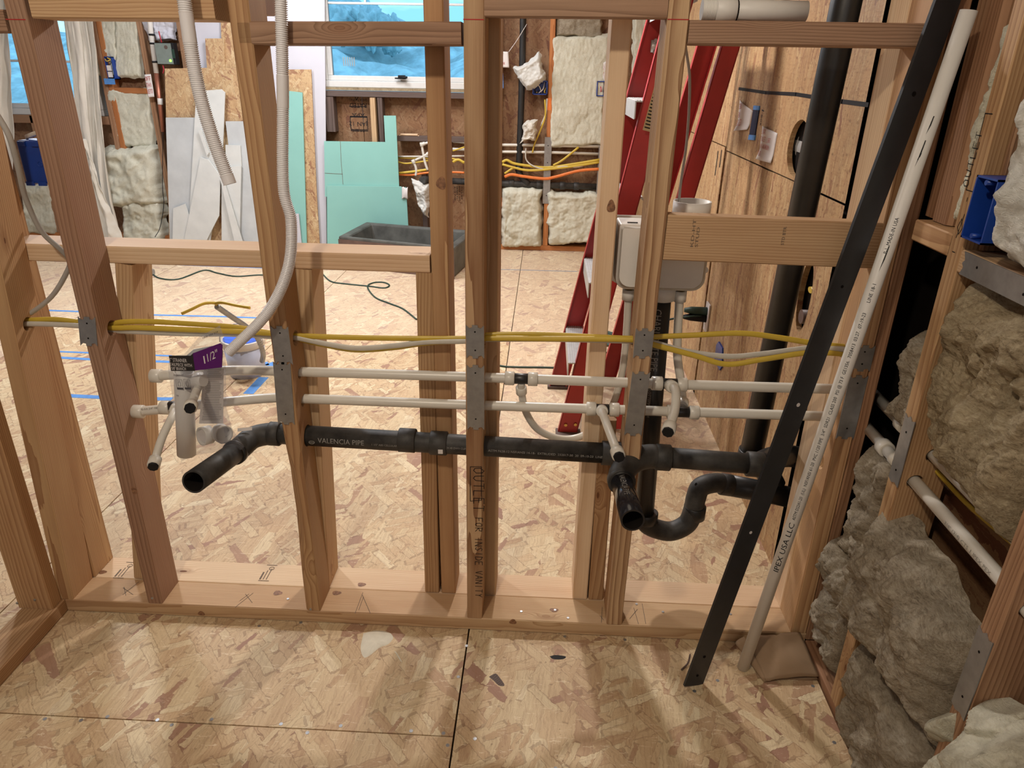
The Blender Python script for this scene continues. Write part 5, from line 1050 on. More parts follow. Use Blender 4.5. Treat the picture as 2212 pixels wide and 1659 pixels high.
def panel(name, pxs, Y, mat, label, th=.012, cat='board', Yt=None):
    pts = [at(x, y, Y=Y) for x, y in pxs]; pts = [V((p.x, Y, 0 if p.z < .06 else p.z)) for p in pts]; c = V((min(p.x for p in pts), Y, 0)); mb = MB(); mb.prism([p-c for p in pts], (0, th, 0)); return tag(mb.build(name, mat, loc=c), label, cat)
panel('drywall_sheet', [(409, -150), (700, -150), (705, 525), (447, 525), (447, 147), (415, 147)], 4.170, M['drywall'], 'tall white drywall sheet standing left of the middle window')
panel('osb_sheet', [(474, -60), (540, -60), (575, 262), (575, 525), (505, 525), (500, 150), (484, 150), (478, 83)], 4.150, M['osb_sheet'], 'tall strand board sheet behind the waned stud')
panel('osb_offcut', [(443, 83), (484, 83), (486, 147), (447, 147)], 4.136, M['osb_sheet'], 'small square strand board offcut above the cement boards')
panel('osb_offcut', [(356, 148), (486, 146), (530, 150), (560, 525), (366, 525)], 4.122, M['osb_sheet'], 'wide strand board piece behind the cement boards')
panel('osb_offcut', [(622, 150), (672, 150), (684, 420), (690, 525), (630, 525)], 4.140, M['osb_sheet'], 'narrow strand board strip beside the white drywall sheet')
panel('green_board', [(618, 196), (653, 200), (662, 525), (622, 525)], 4.120, M['green_board'], 'narrow green drywall strip right of the long corrugated tube')
panel('white_offcut', [(634, 462), (645, 462), (651, 525), (630, 525)], 4.100, M['drywall'], 'tiny white offcut at the foot of the narrow green strip')
gb = panel('green_board', [(700, 305), (832, 307), (829, 250), (855, 250), (862, 402), (862, 425), (702, 425)], 4.130, M['green_board'], 'green drywall piece with an upright tongue, under the window')
mb = MB(); P_ = lambda x, y: (at(x, y, Y=4.1295).x, at(x, y, Y=4.1295).z)
strokes(mb, [[P_(735, 305), P_(737, 350), P_(741, 398)], [P_(702, 374), P_(740, 376)]], (0, 4.1295, 0), (1, 0, 0), (0, 0, 1), .003, .0006)
o = mb.build('pencil_line', M['ink_faint']); o['kind'] = 'stuff'; o.parent = gb; o.matrix_parent_inverse = Matrix.Translation(-gb.location)
panel('green_board', [(706, 401), (866, 403), (870, 407), (877, 404), (884, 525), (706, 525)], 4.112, M['green_board'], 'lower wide green drywall sheet behind the sink')
tb = thing('torn_paper', at(872, 418, Y=4.10), 'scrap of torn white paper on the corner of the green sheet', 'paper'); mb = MB()
mb.grid(lambda u, v: at(868+13*u, 405+24*v, Y=4.10)+V((0, -.015*math.sin(v*3)*u, .006*math.sin(u*7+v*5))), 6, 8); sub(mb, 'scrap', M['paper'], tb, solid=.001)
CP = [([(487, 262), (532, 262), (560, 525), (520, 525)], 4.100, 'cement_grey', 'grey cement board at the back right of the pile'),
      ([(358, 254), (430, 254), (446, 525), (367, 525)], 4.088, 'cement_grey', 'wide grey cement board with mirrored print at the left of the pile'),
      ([(424, 197), (478, 193), (486, 200), (480, 345), (452, 525), (405, 525)], 4.072, 'cement', 'tall pale cement plank rising highest in the pile'),
      ([(487, 313), (519, 314), (522, 362), (488, 362)], 4.085, 'cement', 'small pale cement square near the tube end'),
      ([(478, 362), (521, 358), (516, 525), (478, 525)], 4.070, 'cement', 'upright pale cement rectangle below the small square'),
      ([(374, 450), (400, 440), (430, 525), (372, 525)], 4.066, 'cement', 'low pale cement scrap at the front left'),
      ([(433, 340), (450, 345), (476, 380), (473, 466), (440, 525), (395, 525)], 4.054, 'cement', 'pale cement plank with a slanted cut end'),
      ([(428, 282), (434, 280), (451, 330), (447, 337)], 4.050, 'cement', 'thin cement sliver leaning on the tall plank'),
      ([(475, 385), (482, 384), (526, 525), (508, 525)], 4.040, 'cement', 'thin cement strip leaning diagonally in front of the pile')]
CO = []
for pxs, Y, m_, lab in CP: CO.append(panel('cement_board', pxs, Y, M[m_], lab, th=.010))
for s_, px, py, h, L in (('18/32', 385, 322, .03, .11), ('SITE MADE', 391, 396, .028, .13), ('DIAL', 391, 420, .045, .13)):
    p = at(px, py, Y=4.0875); o = printed('board_print', s_, p, (-1, 0, 0), (0, 0, -1), h, M['print_grey'], CO[1], length=L, lift=0); o['kind'] = 'stuff'
def fb(name, quad, label, th=.06, mat='wool_white', seed=1, Y=4.26, n=40, **k):
    k['amp'] = k.get('amp', .02)*.6; k['fs'] = k.get('fs', 12)*.62; k['folds'] = k.get('folds', 0)*.6
    return batt(name, [at(x, y, Y=Y) for x, y in quad], (0, -1, 0), th, M[mat], label, seed, n, n, **k)
g2 = 'batts in the far wall'
fb('insulation_batt', [(213, 165), (262, 168), (255, 20), (205, 20)], 'upper cream batt strip touching the small blue switch box', .05, seed=21, rag=.02, amp=.02, group=g2)
fb('insulation_batt', [(256, 168), (312, 168), (305, 20), (254, 20)], 'upper cream batt strip left of the copper pipe', .055, seed=22, rag=.012, amp=.015, group=g2)
fb('insulation_batt', [(252, 318), (342, 316), (330, 190), (236, 192)], 'middle cream batt below the small blue switch box', .055, seed=23, rag=.018, amp=.02, group=g2)
fb('insulation_batt', [(256, 445), (362, 440), (352, 312), (228, 318)], 'crumpled bulging cream batt left of the cement boards', .16, seed=24, rag=.03, amp=.05, folds=.03, group=g2)
fb('insulation_batt', [(275, 520), (366, 520), (362, 425), (270, 425)], 'lowest cream batt at the foot of the far wall', .12, seed=25, rag=.02, amp=.04, folds=.02, group=g2)
fb('insulation_batt', [(70, 505), (135, 505), (120, 395), (50, 395)], 'cream batt showing under the big blue box', .08, seed=26, rag=.02, amp=.03, group=g2)
fb('insulation_batt', [(1185, 319), (1302, 314), (1316, 74), (1192, 78)], 'big smooth cream batt left of the pale back stud', .075, seed=31, rag=.014, amp=.022, folds=.012, fold_dir=(1, .35), fs=5, n=70, group=g2)
fb('insulation_batt', [(1200, 80), (1302, 84), (1300, 10), (1200, 10)], 'darker crumpled batt above the big smooth one', .05, mat='wool_grey', seed=32, rag=.02, amp=.03, group=g2)
fb('insulation_batt', [(1082, 532), (1170, 532), (1172, 404), (1084, 404)], 'crumpled cream batt low between the two far studs with plates', .11, seed=33, rag=.02, amp=.035, folds=.02, n=60, group=g2)
fb('insulation_batt', [(1182, 526), (1300, 522), (1300, 412), (1180, 412)], 'crumpled cream batt low left of the ladder foot', .11, seed=34, rag=.025, amp=.035, folds=.02, n=60, group=g2)
fb('insulation_batt', [(1365, 300), (1400, 300), (1420, 10), (1365, 10)], 'cream batt behind the top of the ladder', .05, seed=35, Y=4.24, group=g2)
fb('wool_tuft', [(1134, 195), (1182, 175), (1166, 112), (1108, 150)], 'white diamond-shaped wool tuft behind the black pipe and small blue box', .09, mat='wool_pure', seed=36, Y=4.19, amp=.03, group=None)
fb('rag', [(1126, 310), (1158, 300), (1160, 258), (1130, 262)], 'crumpled off-white rag hanging beside the thin black pipe', .07, mat='canvas', seed=37, Y=4.18, amp=.05, folds=.02, fs=20)
fb('rag', [(902, 440), (926, 470), (928, 400), (890, 385)], 'white crumpled rag wrapped round a pipe end, behind the knotted stud', .07, mat='wool_pure', seed=38, Y=4.15, amp=.04, folds=.02, fs=20)
fb('foil_bag', [(320, 86), (381, 88), (378, 30), (306, 30)], 'crumpled white plastic sheet above the wall controller', .05, mat='drywall', seed=39, Y=4.26, amp=.05, folds=.03, fs=18)
# far wall pipes
fp = thing('vent_pipe', at(1130, 300, Y=4.22), 'thin black pipe dropping down the far wall into the horizontal one', 'pipe')
tube_part(spline([at(1131, -80, Y=4.22), at(1129, 100, Y=4.22), at(1125, 250, Y=4.22), at(1121, 362, Y=4.22), at(1124, 378, Y=4.22), at(1142, 398, Y=4.22)], 6), .0235, M['abs'], fp); ring(at(1121, 364, Y=4.22), (0, 0, 1), .028, .04, M['abs'], fp)
fp = thing('drain_pipe', at(1180, 400, Y=4.24), 'horizontal black drain pipe low on the far wall', 'pipe')
tube_part([at(975, 391, Y=4.23), at(1085, 396, Y=4.23), at(1300, 404, Y=4.23)], .024, M['abs_dusty'], fp)
for x, y in ((1105, 396), (1165, 399), (1215, 401), (1245, 402)): ring(at(x, y, Y=4.23), XD, .029, .04, M['abs_dusty'], fp)
for k, (l, lab) in enumerate([([(978, 305), (1085, 313), (1180, 314), (1300, 317)], 'upper thin white pipe across the far wall'), ([(978, 322), (1085, 328), (1180, 329), (1300, 333)], 'lower thin white pipe across the far wall')]):
    o = thing('far_supply_pipe', at(*l[1], Y=4.215), lab, 'pipe'); tube_part([at(x, y, Y=4.215) for x, y in l], .0105, M['pex'], o, seg=10)
for l, lab in [([(911, 312), (914, 330), (918, 350), (924, 368)], 'right white pipe leg of the far basin rough-in'), ([(925, 332), (912, 339), (897, 346)], 'short slanting white pipe joining the two far legs'), ([(893, 349), (899, 365), (898, 380)], 'left white pipe leg of the far basin rough-in'), ([(914, 311), (926, 308)], 'short white pipe end at the top of the far rough-in')]:
    o = thing('far_supply_pipe', at(*l[0], Y=4.19), lab, 'pipe'); p = spline([at(x, y, Y=4.19) for x, y in l], 5); tube_part(p, .0095, M['pex'], o, seg=10); ring(p[0], p[1]-p[0], .014, .03, M['pex'], o)
o = thing('far_drain_stub', at(915, 390, Y=4.15), 'grey round drain stub behind the white rag', 'pipe'); tube_part([at(912, 390, Y=4.12), at(926, 388, Y=4.22)], .028, M['abs_dusty'], o)
cp = thing('copper_pipe', at(340, 200, Y=4.17), 'upright white pipe with a copper section beside the wall controller', 'pipe')
tube_part([at(320, 0, Y=4.17), at(325, 62, Y=4.17), at(338, 158, Y=4.17)], .018, M['pvc'], cp, 'white_section'); tube_part([at(338, 158, Y=4.17), at(353, 285, Y=4.17)], .017, M['copper'] if 'copper' in M else M['brass'], cp, 'copper_section')
ring(at(346, 219, Y=4.17), at(346, 219, Y=4.17)-at(349, 250, Y=4.17), .019, .045, M['pvc'], cp, 'white_band')
for x, y in ((328, 75), (330, 94), (335, 134)): ring(at(x, y, Y=4.17), (0, 0, 1), .022, .012, M['ink'], cp, 'clip')
# wall controller
wc = thing('wall_controller', at(360, 115, Y=4.15), 'grey-green wall controller with a glowing green light and small screen', 'controller')
a, b = at(336, 92, Y=4.15), at(384, 140, Y=4.15); mb = MB(); mb.box((a.x, 4.13, b.z), (b.x, 4.19, a.z)); sub(mb, 'case', M['ink'], wc, bevel=.004)
mb = MB(); mb.box((a.x+.002, 4.126, b.z+.004), (b.x-.018, 4.131, a.z-.004)); sub(mb, 'front_cover', M['screen'], wc)
p = at(368, 131, Y=4.124); mb = MB(); mb.tube([p, p+V((0, .004, 0))], .009, 12); sub(mb, 'green_light', M['led'], wc)
p, q = at(370, 106, Y=4.124), at(379, 126, Y=4.124); mb = MB(); mb.box((p.x, 4.123, q.z), (q.x, 4.126, p.z)); sub(mb, 'display', M['green_cord'], wc)
p = at(358, 102, Y=4.124); mb = MB(); mb.tube([p, p+V((0, .004, 0))], .013, 16); sub(mb, 'dial', M['old_dark'], wc)
cable([at(343, 68, Y=4.14), at(346, 80, Y=4.13), at(349, 92, Y=4.14)], M['red_plastic'], 'red wires entering the top of the wall controller', .008, .004); cable([at(352, 142, Y=4.14), at(354, 150, Y=4.13), at(352, 158, Y=4.14)], M['red_plastic'], 'red wire leaving the bottom of the wall controller', .006, .004)
cable([at(352, 285, Y=4.14), at(351, 400, Y=4.10), at(354, 440, Y=4.08), at(346, 490, Y=4.06), at(335, 512, Y=4.05)], M['ink'], 'thin dark wire hanging left of the cement boards', .0025, .0025)
# small electrical boxes on the far wall
def sbox(x0, y0, x1, y1, label, wires=(), Y=4.17):
    t = thing('switch_box', at(x0, y1, Y=Y), label, 'electrical box'); a, b = at(x0, y0, Y=Y), at(x1, y1, Y=Y); xa_, xb_, za_, zb_ = a.x, b.x, b.z, a.z; mb = MB(); e = .006
    for p, q in (((xa_, Y, za_), (xa_+e, Y+.07, zb_)), ((xb_-e, Y, za_), (xb_, Y+.07, zb_)), ((xa_, Y, za_), (xb_, Y+.07, za_+e)), ((xa_, Y, zb_-e), (xb_, Y+.07, zb_)), ((xa_, Y+.06, za_), (xb_, Y+.07, zb_))): mb.box(p, q)
    sub(mb, 'box_shell', M['blue_box'], t)
    for k, (m_, pts) in enumerate(wires): mb = MB(); mb.tube(spline([V((xa_+(xb_-xa_)*u, Y+d, za_+(zb_-za_)*v)) for u, v, d in pts], 6), .0035, 6); sub(mb, 'wire', M[m_], t)
    return t, xa_, xb_, za_, zb_
WR = [('paper', [(.2, .9, .03), (.5, .5, .0), (.6, .1, .03)]), ('brass', [(.15, .3, .03), (.3, .15, 0), (.4, .3, .03)]), ('paper', [(.8, .9, .03), (.7, .4, 0), (.4, .1, .02)]), ('yellow', [(.95, .1, .03), (.8, .2, 0), (.9, .5, .03)])]
sbox(1151, 174, 1182, 205, 'small blue double box with loose white wires on the far wall', WR)
sbox(1290, 175, 1307, 208, 'small blue box beside the pale back stud, on the far wall', [('red_plastic', [(.3, .8, .03), (.5, .5, 0), (.5, .1, .03)]), ('paper', [(.7, .8, .03), (.6, .5, 0), (.7, .1, .03)])])
t, xa_, xb_, za_, zb_ = sbox(224, 122, 250, 172, 'small blue switch box with two white devices at the upper left', [('yellow', [(.1, .9, .0), (.4, .8, -.01), (.8, .88, .0), (.5, .95, -.01)])])
for f0, f1 in ((.38, .62), (.10, .34)): mb = MB(); mb.box((xa_+.015, 4.155, za_+(zb_-za_)*f0), (xb_-.02, 4.18, za_+(zb_-za_)*f1)); sub(mb, 'white_device', M['paper'], t)
for x, y in ((237, 176),): p = at(x, y, Y=4.17); mb = MB(); mb.box((p.x-.04, 4.166, p.z-.02), (p.x+.04, 4.17, p.z+.02)); tag(mb.build('blue_tape', M['blue_tape']), 'blue tape under the small blue switch box', 'tape')
mb = MB(); p = at(1080, 157, Y=4.198); q = at(1087, 190, Y=4.198); mb.prism([(p.x-.025, 4.197, p.z), (p.x+.022, 4.197, p.z), (p.x+.026, 4.197, q.z+.01), (q.x-.0, 4.197, q.z-.004), (p.x-.02, 4.197, q.z)], (0, .002, 0)); tag(mb.build('blue_tape', M['blue_tape']), 'blue tape square on the orange far stud', 'tape')
# far cables
for l, m_, lab, w_ in [([(860, 341), (925, 342), (978, 343), (1010, 352)], 'yellow', 'yellow cable under the thin white far pipes, left part', .006), ([(860, 350), (880, 353), (925, 347)], 'yellow', 'lower short yellow cable behind the far white legs', .006), ([(860, 338), (925, 338), (1003, 337)], 'white_cable', 'white far cable above the yellow one, left part', .006),
        ([(860, 374), (890, 371), (925, 366)], 'yellow', 'thick yellow cable above the orange far cable', .009), ([(860, 377), (890, 378), (925, 373), (980, 372), (1003, 373)], 'orange', 'orange cable crossing the left part of the far wall', .008),
        ([(1085, 350), (1095, 346), (1110, 353), (1140, 358), (1180, 362), (1230, 356), (1297, 345)], 'yellow', 'upper yellow cable sweeping across the far wall bays', .010), ([(1085, 355), (1110, 362), (1140, 368), (1180, 366), (1240, 359), (1297, 350)], 'yellow', 'second yellow cable sweeping across the far wall bays', .009),
        ([(1090, 375), (1105, 365), (1112, 362)], 'yellow', 'short yellow cable left of the thin black pipe bend', .008), ([(1195, 357), (1215, 346), (1250, 318)], 'yellow', 'slanting yellow cable right of the plated far stud', .008),
        ([(1090, 382), (1105, 377), (1130, 381), (1175, 386), (1200, 382), (1250, 369), (1297, 365)], 'orange', 'orange cable sweeping across the far wall bays', .011), ([(1136, 320), (1137, 345), (1155, 360), (1185, 366), (1215, 359), (1250, 360), (1290, 346)], 'white_cable', 'white cable looping across the far wall bays', .009),
        ([(1177, 215), (1178, 250), (1168, 280), (1155, 310), (1150, 330)], 'yellow', 'yellow cable dropping from the small blue double box', .006), ([(1182, 213), (1179, 245), (1168, 272)], 'white_cable', 'white cable dropping from the small blue double box', .006),
        ([(978, 326), (1003, 318)], 'yellow', 'short slanting yellow cable left of the middle stud', .006), ([(978, 350), (990, 345), (1003, 352)], 'yellow', 'short curved yellow cable left of the middle stud', .010)]:
    cable([at(x, y, Y=4.185+.012*R.random()) for x, y in l], M[m_], lab, w_, w_*.6, 5)
# plates on far studs
def fplate_(x0, y0, x1, y1, label, Y=4.199):
    t = thing('nail_plate', at(x0, y1, Y=Y), label, 'nail plate'); a, b = at(x0, y0, Y=Y), at(x1, y1, Y=Y); mb = MB(); mb.box((a.x, Y-.003, b.z), (b.x, Y, a.z)); sub(mb, 'plate', M['galv'], t)
    for k in range(4): mb = MB(); z_ = b.z+(a.z-b.z)*(k+.5)/4; mb.tube([((a.x+b.x)/2, Y-.004, z_), ((a.x+b.x)/2, Y-.003, z_)], .004, 8); sub(mb, 'nail_hole', M['hole'], t)
fplate_(1072, 288, 1083, 425, 'long grey plate down the orange far stud'); fplate_(1064, 282, 1070, 410, 'narrow grey plate beside the long one on the far stud'); fplate_(1177, 296, 1187, 440, 'long grey plate down the far stud under the orange paint mark'); fplate_(1294, 316, 1300, 420, 'grey plate edge beside the pale back stud')
for st_, (x0, y0, x1, y1) in ((FS[2], (1181, 212, 1190, 238)), (FS[1], (1072, 426, 1084, 446))):
    a, b = at(x0, y0, Y=4.1995), at(x1, y1, Y=4.1995); mb = MB(); mb.add([(a.x, 4.1995, b.z), (b.x, 4.1995, b.z), (b.x, 4.1995, a.z), (a.x, 4.1995, a.z)], [(0, 1, 2, 3)]); o = mb.build('orange_paint', M['orange']); o.parent = st_; o.matrix_parent_inverse = st_.matrix_world.inverted()
p = at(1078, 235, Y=4.1995); hand('handwriting', 'K35 57L', (p.x, 4.1995, p.z), (0, 0, -1), (1, 0, 0), .022, M['ink_red'], FS[1], sx=.8, wd=.003)
# notes
def note(name, pts, label, lines, col='ink_red', x=None, Y=None, cat='paper', curl=0):
    P0 = [at(a, b, X=x, Y=Y) for a, b in pts]; t = thing(name, P0[0], label, cat); mb = MB(); nrm_ = V((0, -1, 0)) if Y is not None else V((-1, 0, 0))
    def f(u, v):
        p = (P0[0]*(1-u)*(1-v)+P0[1]*u*(1-v)+P0[2]*u*v+P0[3]*(1-u)*v); return p+nrm_*(.003+curl*max(0, .28-v)*3*(1-u*.6)+curl*.2*math.sin(u*5))
    mb.grid(f, 8, 10); sub(mb, 'sheet', M['paper'], t, solid=.0005)
    for k, s_ in enumerate(lines):
        o_ = f(.08, 1-(k+1)/(len(lines)+.6))+nrm_*.0018; xd_ = (P0[1]-P0[0]); h_ = (P0[3]-P0[0]).length/(len(lines)+.6)*.62
        hand('note_writing', s_, o_, xd_, (P0[3]-P0[0]), h_, M[col if k or col != 'ink_red' else col], t, wd=h_*.10, sx=min(.62, xd_.length*.88/(len(s_)*1.35*h_)*1.0*1.4/1.0))
    return t
note('paper_note', [(1067, 145), (1100, 146), (1098, 112), (1067, 110)], 'small white note reading REAR LIGHT SWITCH on the far wall', ['REAR', 'LIGHT', 'SWITCH'], Y=4.17)
cable([at(1099, 112, Y=4.17), at(1118, 85, Y=4.18), at(1138, 52, Y=4.19)], M['paper'], 'thin white string holding the small note', .002, .002)
note('paper_note', [(321, 210), (334, 209), (326, 160), (312, 161)], 'white paper tag hanging beside the copper pipe', ['OFF', 'TH1', 'LETT'], Y=4.15, curl=.01)
note('paper_note', [(1302, 168), (1313, 190), (1316, 128), (1303, 136)], 'pinkish paper tag half hidden by the pale back stud', ['2', 'C'], Y=4.185, curl=.01)
note('paper_note', [(1594, 283), (1617, 280), (1626, 240), (1600, 216)], 'left curled white note with red writing on the sheathed right wall', ['CRU', 'BX', 'OUTLET'], x=.70, curl=.015)
note('paper_note', [(1641, 343), (1668, 353), (1680, 288), (1649, 272)], 'right curled white note with red writing on the sheathed right wall', ['LIGHT', 'TOILET LIGHT', 'IN WASHROOM', 'VENT'], x=.70, curl=.012)
bx = thing('switch_box', at(1628, 266, X=.70), 'narrow dark blue box set in the sheathing between the two notes', 'electrical box')
q = [at(1619, 292, X=.698), at(1631, 293, X=.698), at(1640, 237, X=.698), at(1628, 235, X=.698)]; mb = MB(); mb.prism([(.6965, p.y, p.z) for p in q], (.01, 0, 0)); sub(mb, 'box_opening', M['box_dark'] if 'box_dark' in M else M['ink'], bx)
for (a, b) in (((1617, 301), (1640, 229)),):
    for py0, py1 in ((302, 292), (237, 229)):
        q = [at(1617+(0 if py0 > 280 else 11), py0, X=.698), at(1630+(0 if py0 > 280 else 10), py0+1, X=.698), at(1632+(0 if py0 > 280 else 9), py1, X=.698), at(1619+(0 if py0 > 280 else 10), py1-1, X=.698)]
        mb = MB(); mb.prism([(.6955, p.y, p.z) for p in q], (.01, 0, 0)); sub(mb, 'mounting_ear', M['blue_tape'], bx)
bx = thing('outlet_box', at(1560, 770, X=.70), 'blue box low on the sheathed right wall behind the yellow cables', 'electrical box')
q = [at(1545, 778, X=.698), at(1556, 800, X=.698), at(1561, 792, X=.698), at(1562, 752, X=.698), at(1554, 738, X=.698), at(1549, 745, X=.698)]; mb = MB(); mb.prism([(.694, p.y, p.z) for p in q], (.02, 0, 0)); sub(mb, 'box_shell', M['blue_box'], bx)

# ================================================================== FAR ROOM: FLOOR THINGS
sk = thing('farm_sink', (-1.0, 3.7, 0), 'weathered dark apron sink standing on the floor under the window', 'sink')
S_ = [V((-1.448, 3.55, .215)), V((-.592, 3.29, .215)), V((-.50, 3.86, .215)), V((-1.376, 4.08, .215))]
cS = sum(S_, V())/4
def ringz(k, z): return [V((cS.x+(p.x-cS.x)*k, cS.y+(p.y-cS.y)*k, z)) for p in S_]
mb = MB(); lo, hi, ih, il = ringz(.97, 0), ringz(1, .215), ringz(.86, .212), ringz(.78, .03)
mb.add(lo+hi+ih+il, [(k, (k+1) % 4, 4+(k+1) % 4, 4+k) for k in range(4)]+[(4+k, 4+(k+1) % 4, 8+(k+1) % 4, 8+k) for k in range(4)]+[(8+k, 8+(k+1) % 4, 12+(k+1) % 4, 12+k) for k in range(4)]+[(15, 14, 13, 12)][::1]+[(3, 2, 1, 0)])
sub(mb, 'basin', M['sink_stone'], sk, bevel=.012)
mb = MB(); a, b = S_[0]+V((0, -.004, -.02)), S_[1]+V((0, -.004, -.02)); mb.prism([V((a.x, a.y, .0)), V((b.x, b.y, .0)), b, a], (0, .006, 0)); sub(mb, 'apron', M['sink_copper'], sk)
mb = MB(); c = ringz(.3, .032)[2]; mb.tube([V((cS.x, cS.y, .031)), V((cS.x, cS.y, .034))], .045, 20); sub(mb, 'drain_hole', M['hole'], sk)
def fz(l, z=.004): return [at(x, y, Z=z) for x, y in l]
cable(fz([(327, 590), (345, 601), (385, 603), (440, 584), (470, 590), (510, 597), (566, 594), (620, 600), (673, 592), (687, 582), (697, 592), (715, 608), (745, 613), (795, 618), (830, 622), (841, 616), (828, 610), (806, 611), (794, 620), (810, 642), (840, 655), (870, 667), (900, 690)]), M['green_cord'], 'dark green extension cord winding across the far floor with one loop', .005, .005, 6)
cp_ = thing('cord_plug', at(322, 590, Z=.01), 'grey plug end of the cord with a red tipped connector', 'plug'); tube_part(fz([(310, 588), (327, 589)], .018), .016, M['grey_cable'], cp_, 'plug_body'); ring(at(327, 588, Z=.02), XD, .022, .03, M['galv'], cp_, 'plug_cap'); tube_part(fz([(292, 585), (304, 585)], .015), .008, M['red_plastic'], cp_, 'red_tip')
cable(fz([(1062, 784), (1085, 791), (1120, 793), (1190, 794), (1230, 798)]), M['green_cord'], 'dark cord crossing the floor toward the ladder foot', .005, .005)
cable([V((.30+(.11+.0006*i)*math.cos(i*.9), 1.95+(.15+.0008*i)*math.sin(i*.9), .006+.0016*i+.006*math.sin(i*.7))) for i in range(50)], M['green_cord'], 'dark green cord coiled on the floor behind the ladder', .005, .005, 5)
cable([V((.38, 1.80, .02)), V((.40, 1.62, .16)), V((.50, 1.50, .33)), V((.62, 1.46, .38)), V((.685, 1.455, .385))], M['green_cord'], 'dark green cord rising from the coil to the plugs on the right wall', .0045, .0045)
pg = thing('plug_cluster', at(1515, 692, X=.69), 'dark green and black plugs in the low outlet on the sheathed wall', 'plug')
for z_, m_ in ((.405, 'green_cord'), (.375, 'ink')): mb = MB(); mb.tube([V((.60, 1.47, z_)), V((.63, 1.47, z_)), V((.694, 1.46, z_))], [.009, .016, .018], 12); sub(mb, 'plug', M[m_], pg)
mb = MB(); mb.box((.692, 1.43, .32), (.698, 1.49, .44)); sub(mb, 'outlet_plate', M['paper'], pg)
# blue tape lines on the floor
def tape(l, label, wd=.022):
    p = [at(x, y, Z=0) for x, y in l]; c = p[0]; mb = MB()
    for i in range(len(p)-1):
        d = (p[i+1]-p[i]).normalized(); s_ = V((-d.y, d.x, 0))*wd/2; mb.prism([p[i]-s_-c, p[i+1]-s_-c, p[i+1]+s_-c, p[i]+s_-c], (0, 0, .0008))
    return tag(mb.build('floor_tape', M['blue_tape'], loc=c), label, 'tape')
tape([(38, 668), (166, 673), (312, 680), (480, 684), (590, 688), (687, 688)], 'long blue tape line across the far floor behind the cables')
tape([(63, 757), (186, 762), (345, 768), (370, 769)], 'upper of two close blue tape lines at the left', .018); tape([(64, 769), (190, 776), (345, 781), (372, 782)], 'lower of two close blue tape lines at the left', .026)
tape([(90, 852), (210, 858), (350, 862), (372, 862)], 'nearest blue tape line on the floor at the left', .032)
tape([(536, 851), (570, 815)], 'short diagonal blue tape strip with writing beside the bucket', .045)
tape([(250, 566), (400, 573), (570, 579), (590, 580)], 'farthest blue tape line, just under the rough sill', .018)
tape([(548, 790), (580, 785), (600, 792)], 'blue tape scrap right of the bucket', .045)
q = at(541, 848, Z=.001); e = at(569, 818, Z=.001)-q; tx = hand('tape_writing', 'E2 OVEN', q+e*.08+V((0, 0, 0)), e, V((0, 0, 1)).cross(e), .022, M['ink'], C.objects['floor_tape.004'] if 'floor_tape.004' in C.objects else floor, wd=.002, sx=.8)
mb = MB(); a, b = at(1062, 582, Z=0), at(1247, 587, Z=0); mb.prism([a, b, b+V((0, .012, 0)), a+V((0, .012, 0))], (0, 0, .0006)); o = mb.build('chalk_line', M['blue_chalk'] if 'blue_chalk' in M else M['blue_tape']); o.parent = floor
bk = thing('bucket', (-1.33, 1.42, 0), 'white plastic bucket with a blue lid behind the plastic bag', 'bucket')
cb_ = at(520, 822, Z=0); cb_ = V((cb_.x+.0, cb_.y+.085, 0)); mb = MB(); mb.tube([cb_+V((0, 0, .0)), cb_+V((0, 0, .14))], [.078, .090], 32); sub(mb, 'bucket_wall', M['bucket_white'], bk)
mb = MB(); mb.tube([cb_+V((0, 0, .14)), cb_+V((0, 0, .143)), cb_+V((0, 0, .172)), cb_+V((0, 0, .175))], [.090, .094, .096, .094], 32); sub(mb, 'rim', M['pvc'], bk)
mb = MB(); mb.tube([cb_+V((0, 0, .172)), cb_+V((0, 0, .1775))], .086, 32); sub(mb, 'lid', M['bucket_blue'], bk)
mb = MB(); mb.tube([cb_+V((math.cos(a)*.10, -.02, .16+math.sin(a)*.09)) for a in [math.pi*k/16 for k in range(17)]], .003, 8); sub(mb, 'handle', M['pvc'], bk)
# flexible metal conduit with yellow cable standing up behind the bucket
def flexc(pts, r, label):
    p = spline(pts, 40); L = sum((p[i]-p[i-1]).length for i in range(1, len(p))); n_ = int(L/.0035); mb = MB(); d = [0]
    for i in range(1, len(p)): d.append(d[-1]+(p[i]-p[i-1]).length)
    out, i = [], 0
    for k in range(n_):
        s_ = L*k/n_
        while d[i+1] < s_: i += 1
        out.append(p[i].lerp(p[i+1], (s_-d[i])/(d[i+1]-d[i])))
    mb.tube(out, [r*(1 if k % 3 else .82) for k in range(n_)], 14); c = out[0]; mb.v = [x-c for x in mb.v]; return tag(mb.build('flexible_conduit', M['galv'], loc=c), label, 'conduit')
flexc([at(468, 662, Y=1.2), at(500, 684, Y=1.3), at(535, 708, Y=1.4), at(556, 730, Y=1.45), at(568, 762, Y=1.47), at(566, 782, Y=1.5)], .0115, 'grey flexible metal conduit arching over the bucket, cable tips at its end')
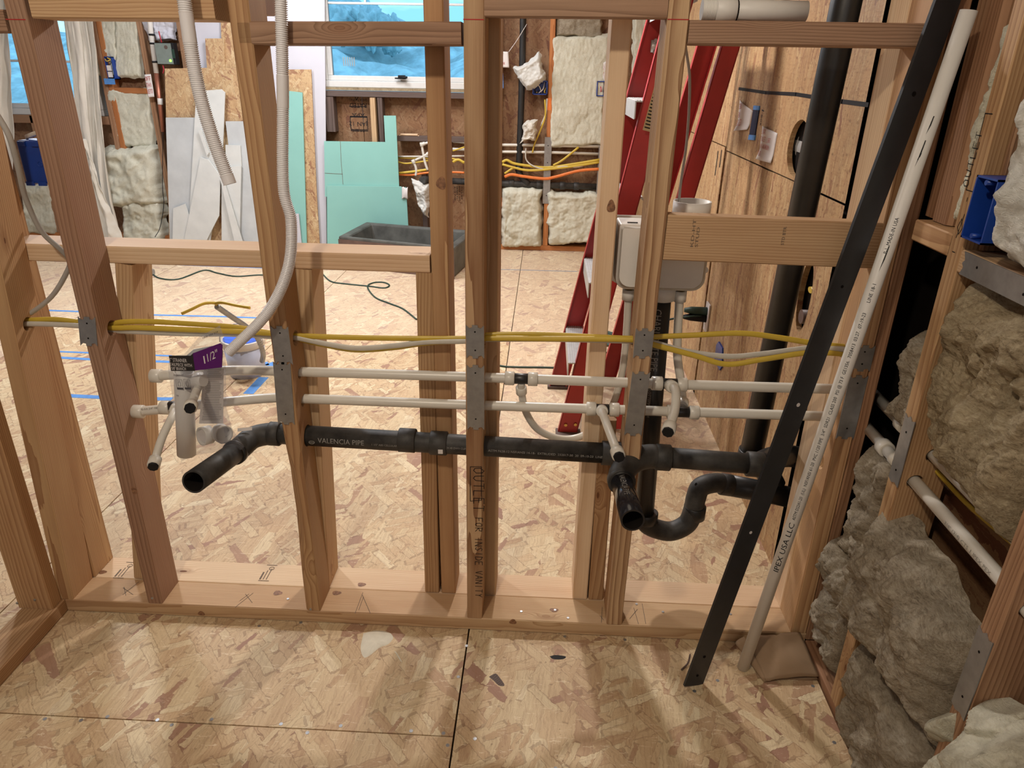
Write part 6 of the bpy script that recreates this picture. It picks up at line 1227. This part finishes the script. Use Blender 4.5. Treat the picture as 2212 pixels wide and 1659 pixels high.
cable([at(392, 678, Y=1.12), at(414, 668, Y=1.14), at(440, 656, Y=1.17), at(464, 655, Y=1.2), at(470, 665, Y=1.21)], M['yellow'], 'yellow cable tip bending left out of the conduit', .006, .004); cable([at(464, 656, Y=1.2), at(480, 654, Y=1.19), at(510, 660, Y=1.17), at(540, 665, Y=1.15)], M['yellow'], 'yellow cable tip bending right out of the conduit', .006, .004)
for k, (x, y, s_) in enumerate([(1170, 740, .02), (1145, 768, .016), (870, 612, .02), (860, 710, .018), (955, 1186, .02), (1075, 650, .012)]):
    p = at(x, y, Z=0); mb = MB(); mb.grid(lambda u, v: V(((u-.5)*s_*2, (v-.5)*s_, .004*math.sin(u*3+k)*math.sin(v*3))), 4, 3); tag(mb.build('wood_chip', M['pine'] if k != 4 else M['sink_copper'], loc=p+V((0, 0, .001))), ('pale wood chip left of the ladder, the upper one', 'thin wood splinter left of the ladder', 'pale chip beside the cord loop', 'small pale chip behind the yellow cable', 'brown bark sliver left of the cripple stud', 'tiny chip under the middle studs')[k], 'wood chip')
# canvas curtains
def curtain(name, tl, tr_2, br, bl, label, folds, amp=.05, Y=3.95, n=90, ph=0.0, gather=0):
    t = thing(name, at(*bl, Y=Y), label, 'curtain'); A_, B_, C_, D_ = at(*tl, Y=Y), at(*tr_2, Y=Y), at(*br, Y=Y), at(*bl, Y=Y); mb = MB()
    def f(u, v):
        p = A_*(1-u)*(1-v)+B_*u*(1-v)+C_*u*v+D_*(1-u)*v; w_ = amp*(.5+.5*v)
        return p+V((.012*math.sin(folds*u*9+v*2), -w_*abs(math.sin(folds*u*math.pi+ph+1.2*fr((u*2, v*1.5, ph), 3)))-.04*fr((u*3, v*2.5, ph*3), 4), 0))
    mb.grid(f, n, n); sub(mb, 'cloth', M['canvas'], t, solid=.002); return t
curtain('canvas_curtain', (126, -60), (190, -60), (258, 515), (205, 515), 'off-white canvas hanging bunched between the window and the far stud', 3, .07, 4.02, ph=.4)
curtain('canvas_curtain', (-60, -60), (22, -60), (46, 470), (-90, 510), 'off-white canvas at the far left edge covering part of the window', 3, .07, 3.98, ph=1.7)
curtain('canvas_curtain', (176, 300), (188, 300), (262, 515), (192, 515), 'lower front flap of canvas beside the weathered brown stud', 2, .05, 3.93, ph=2.5)
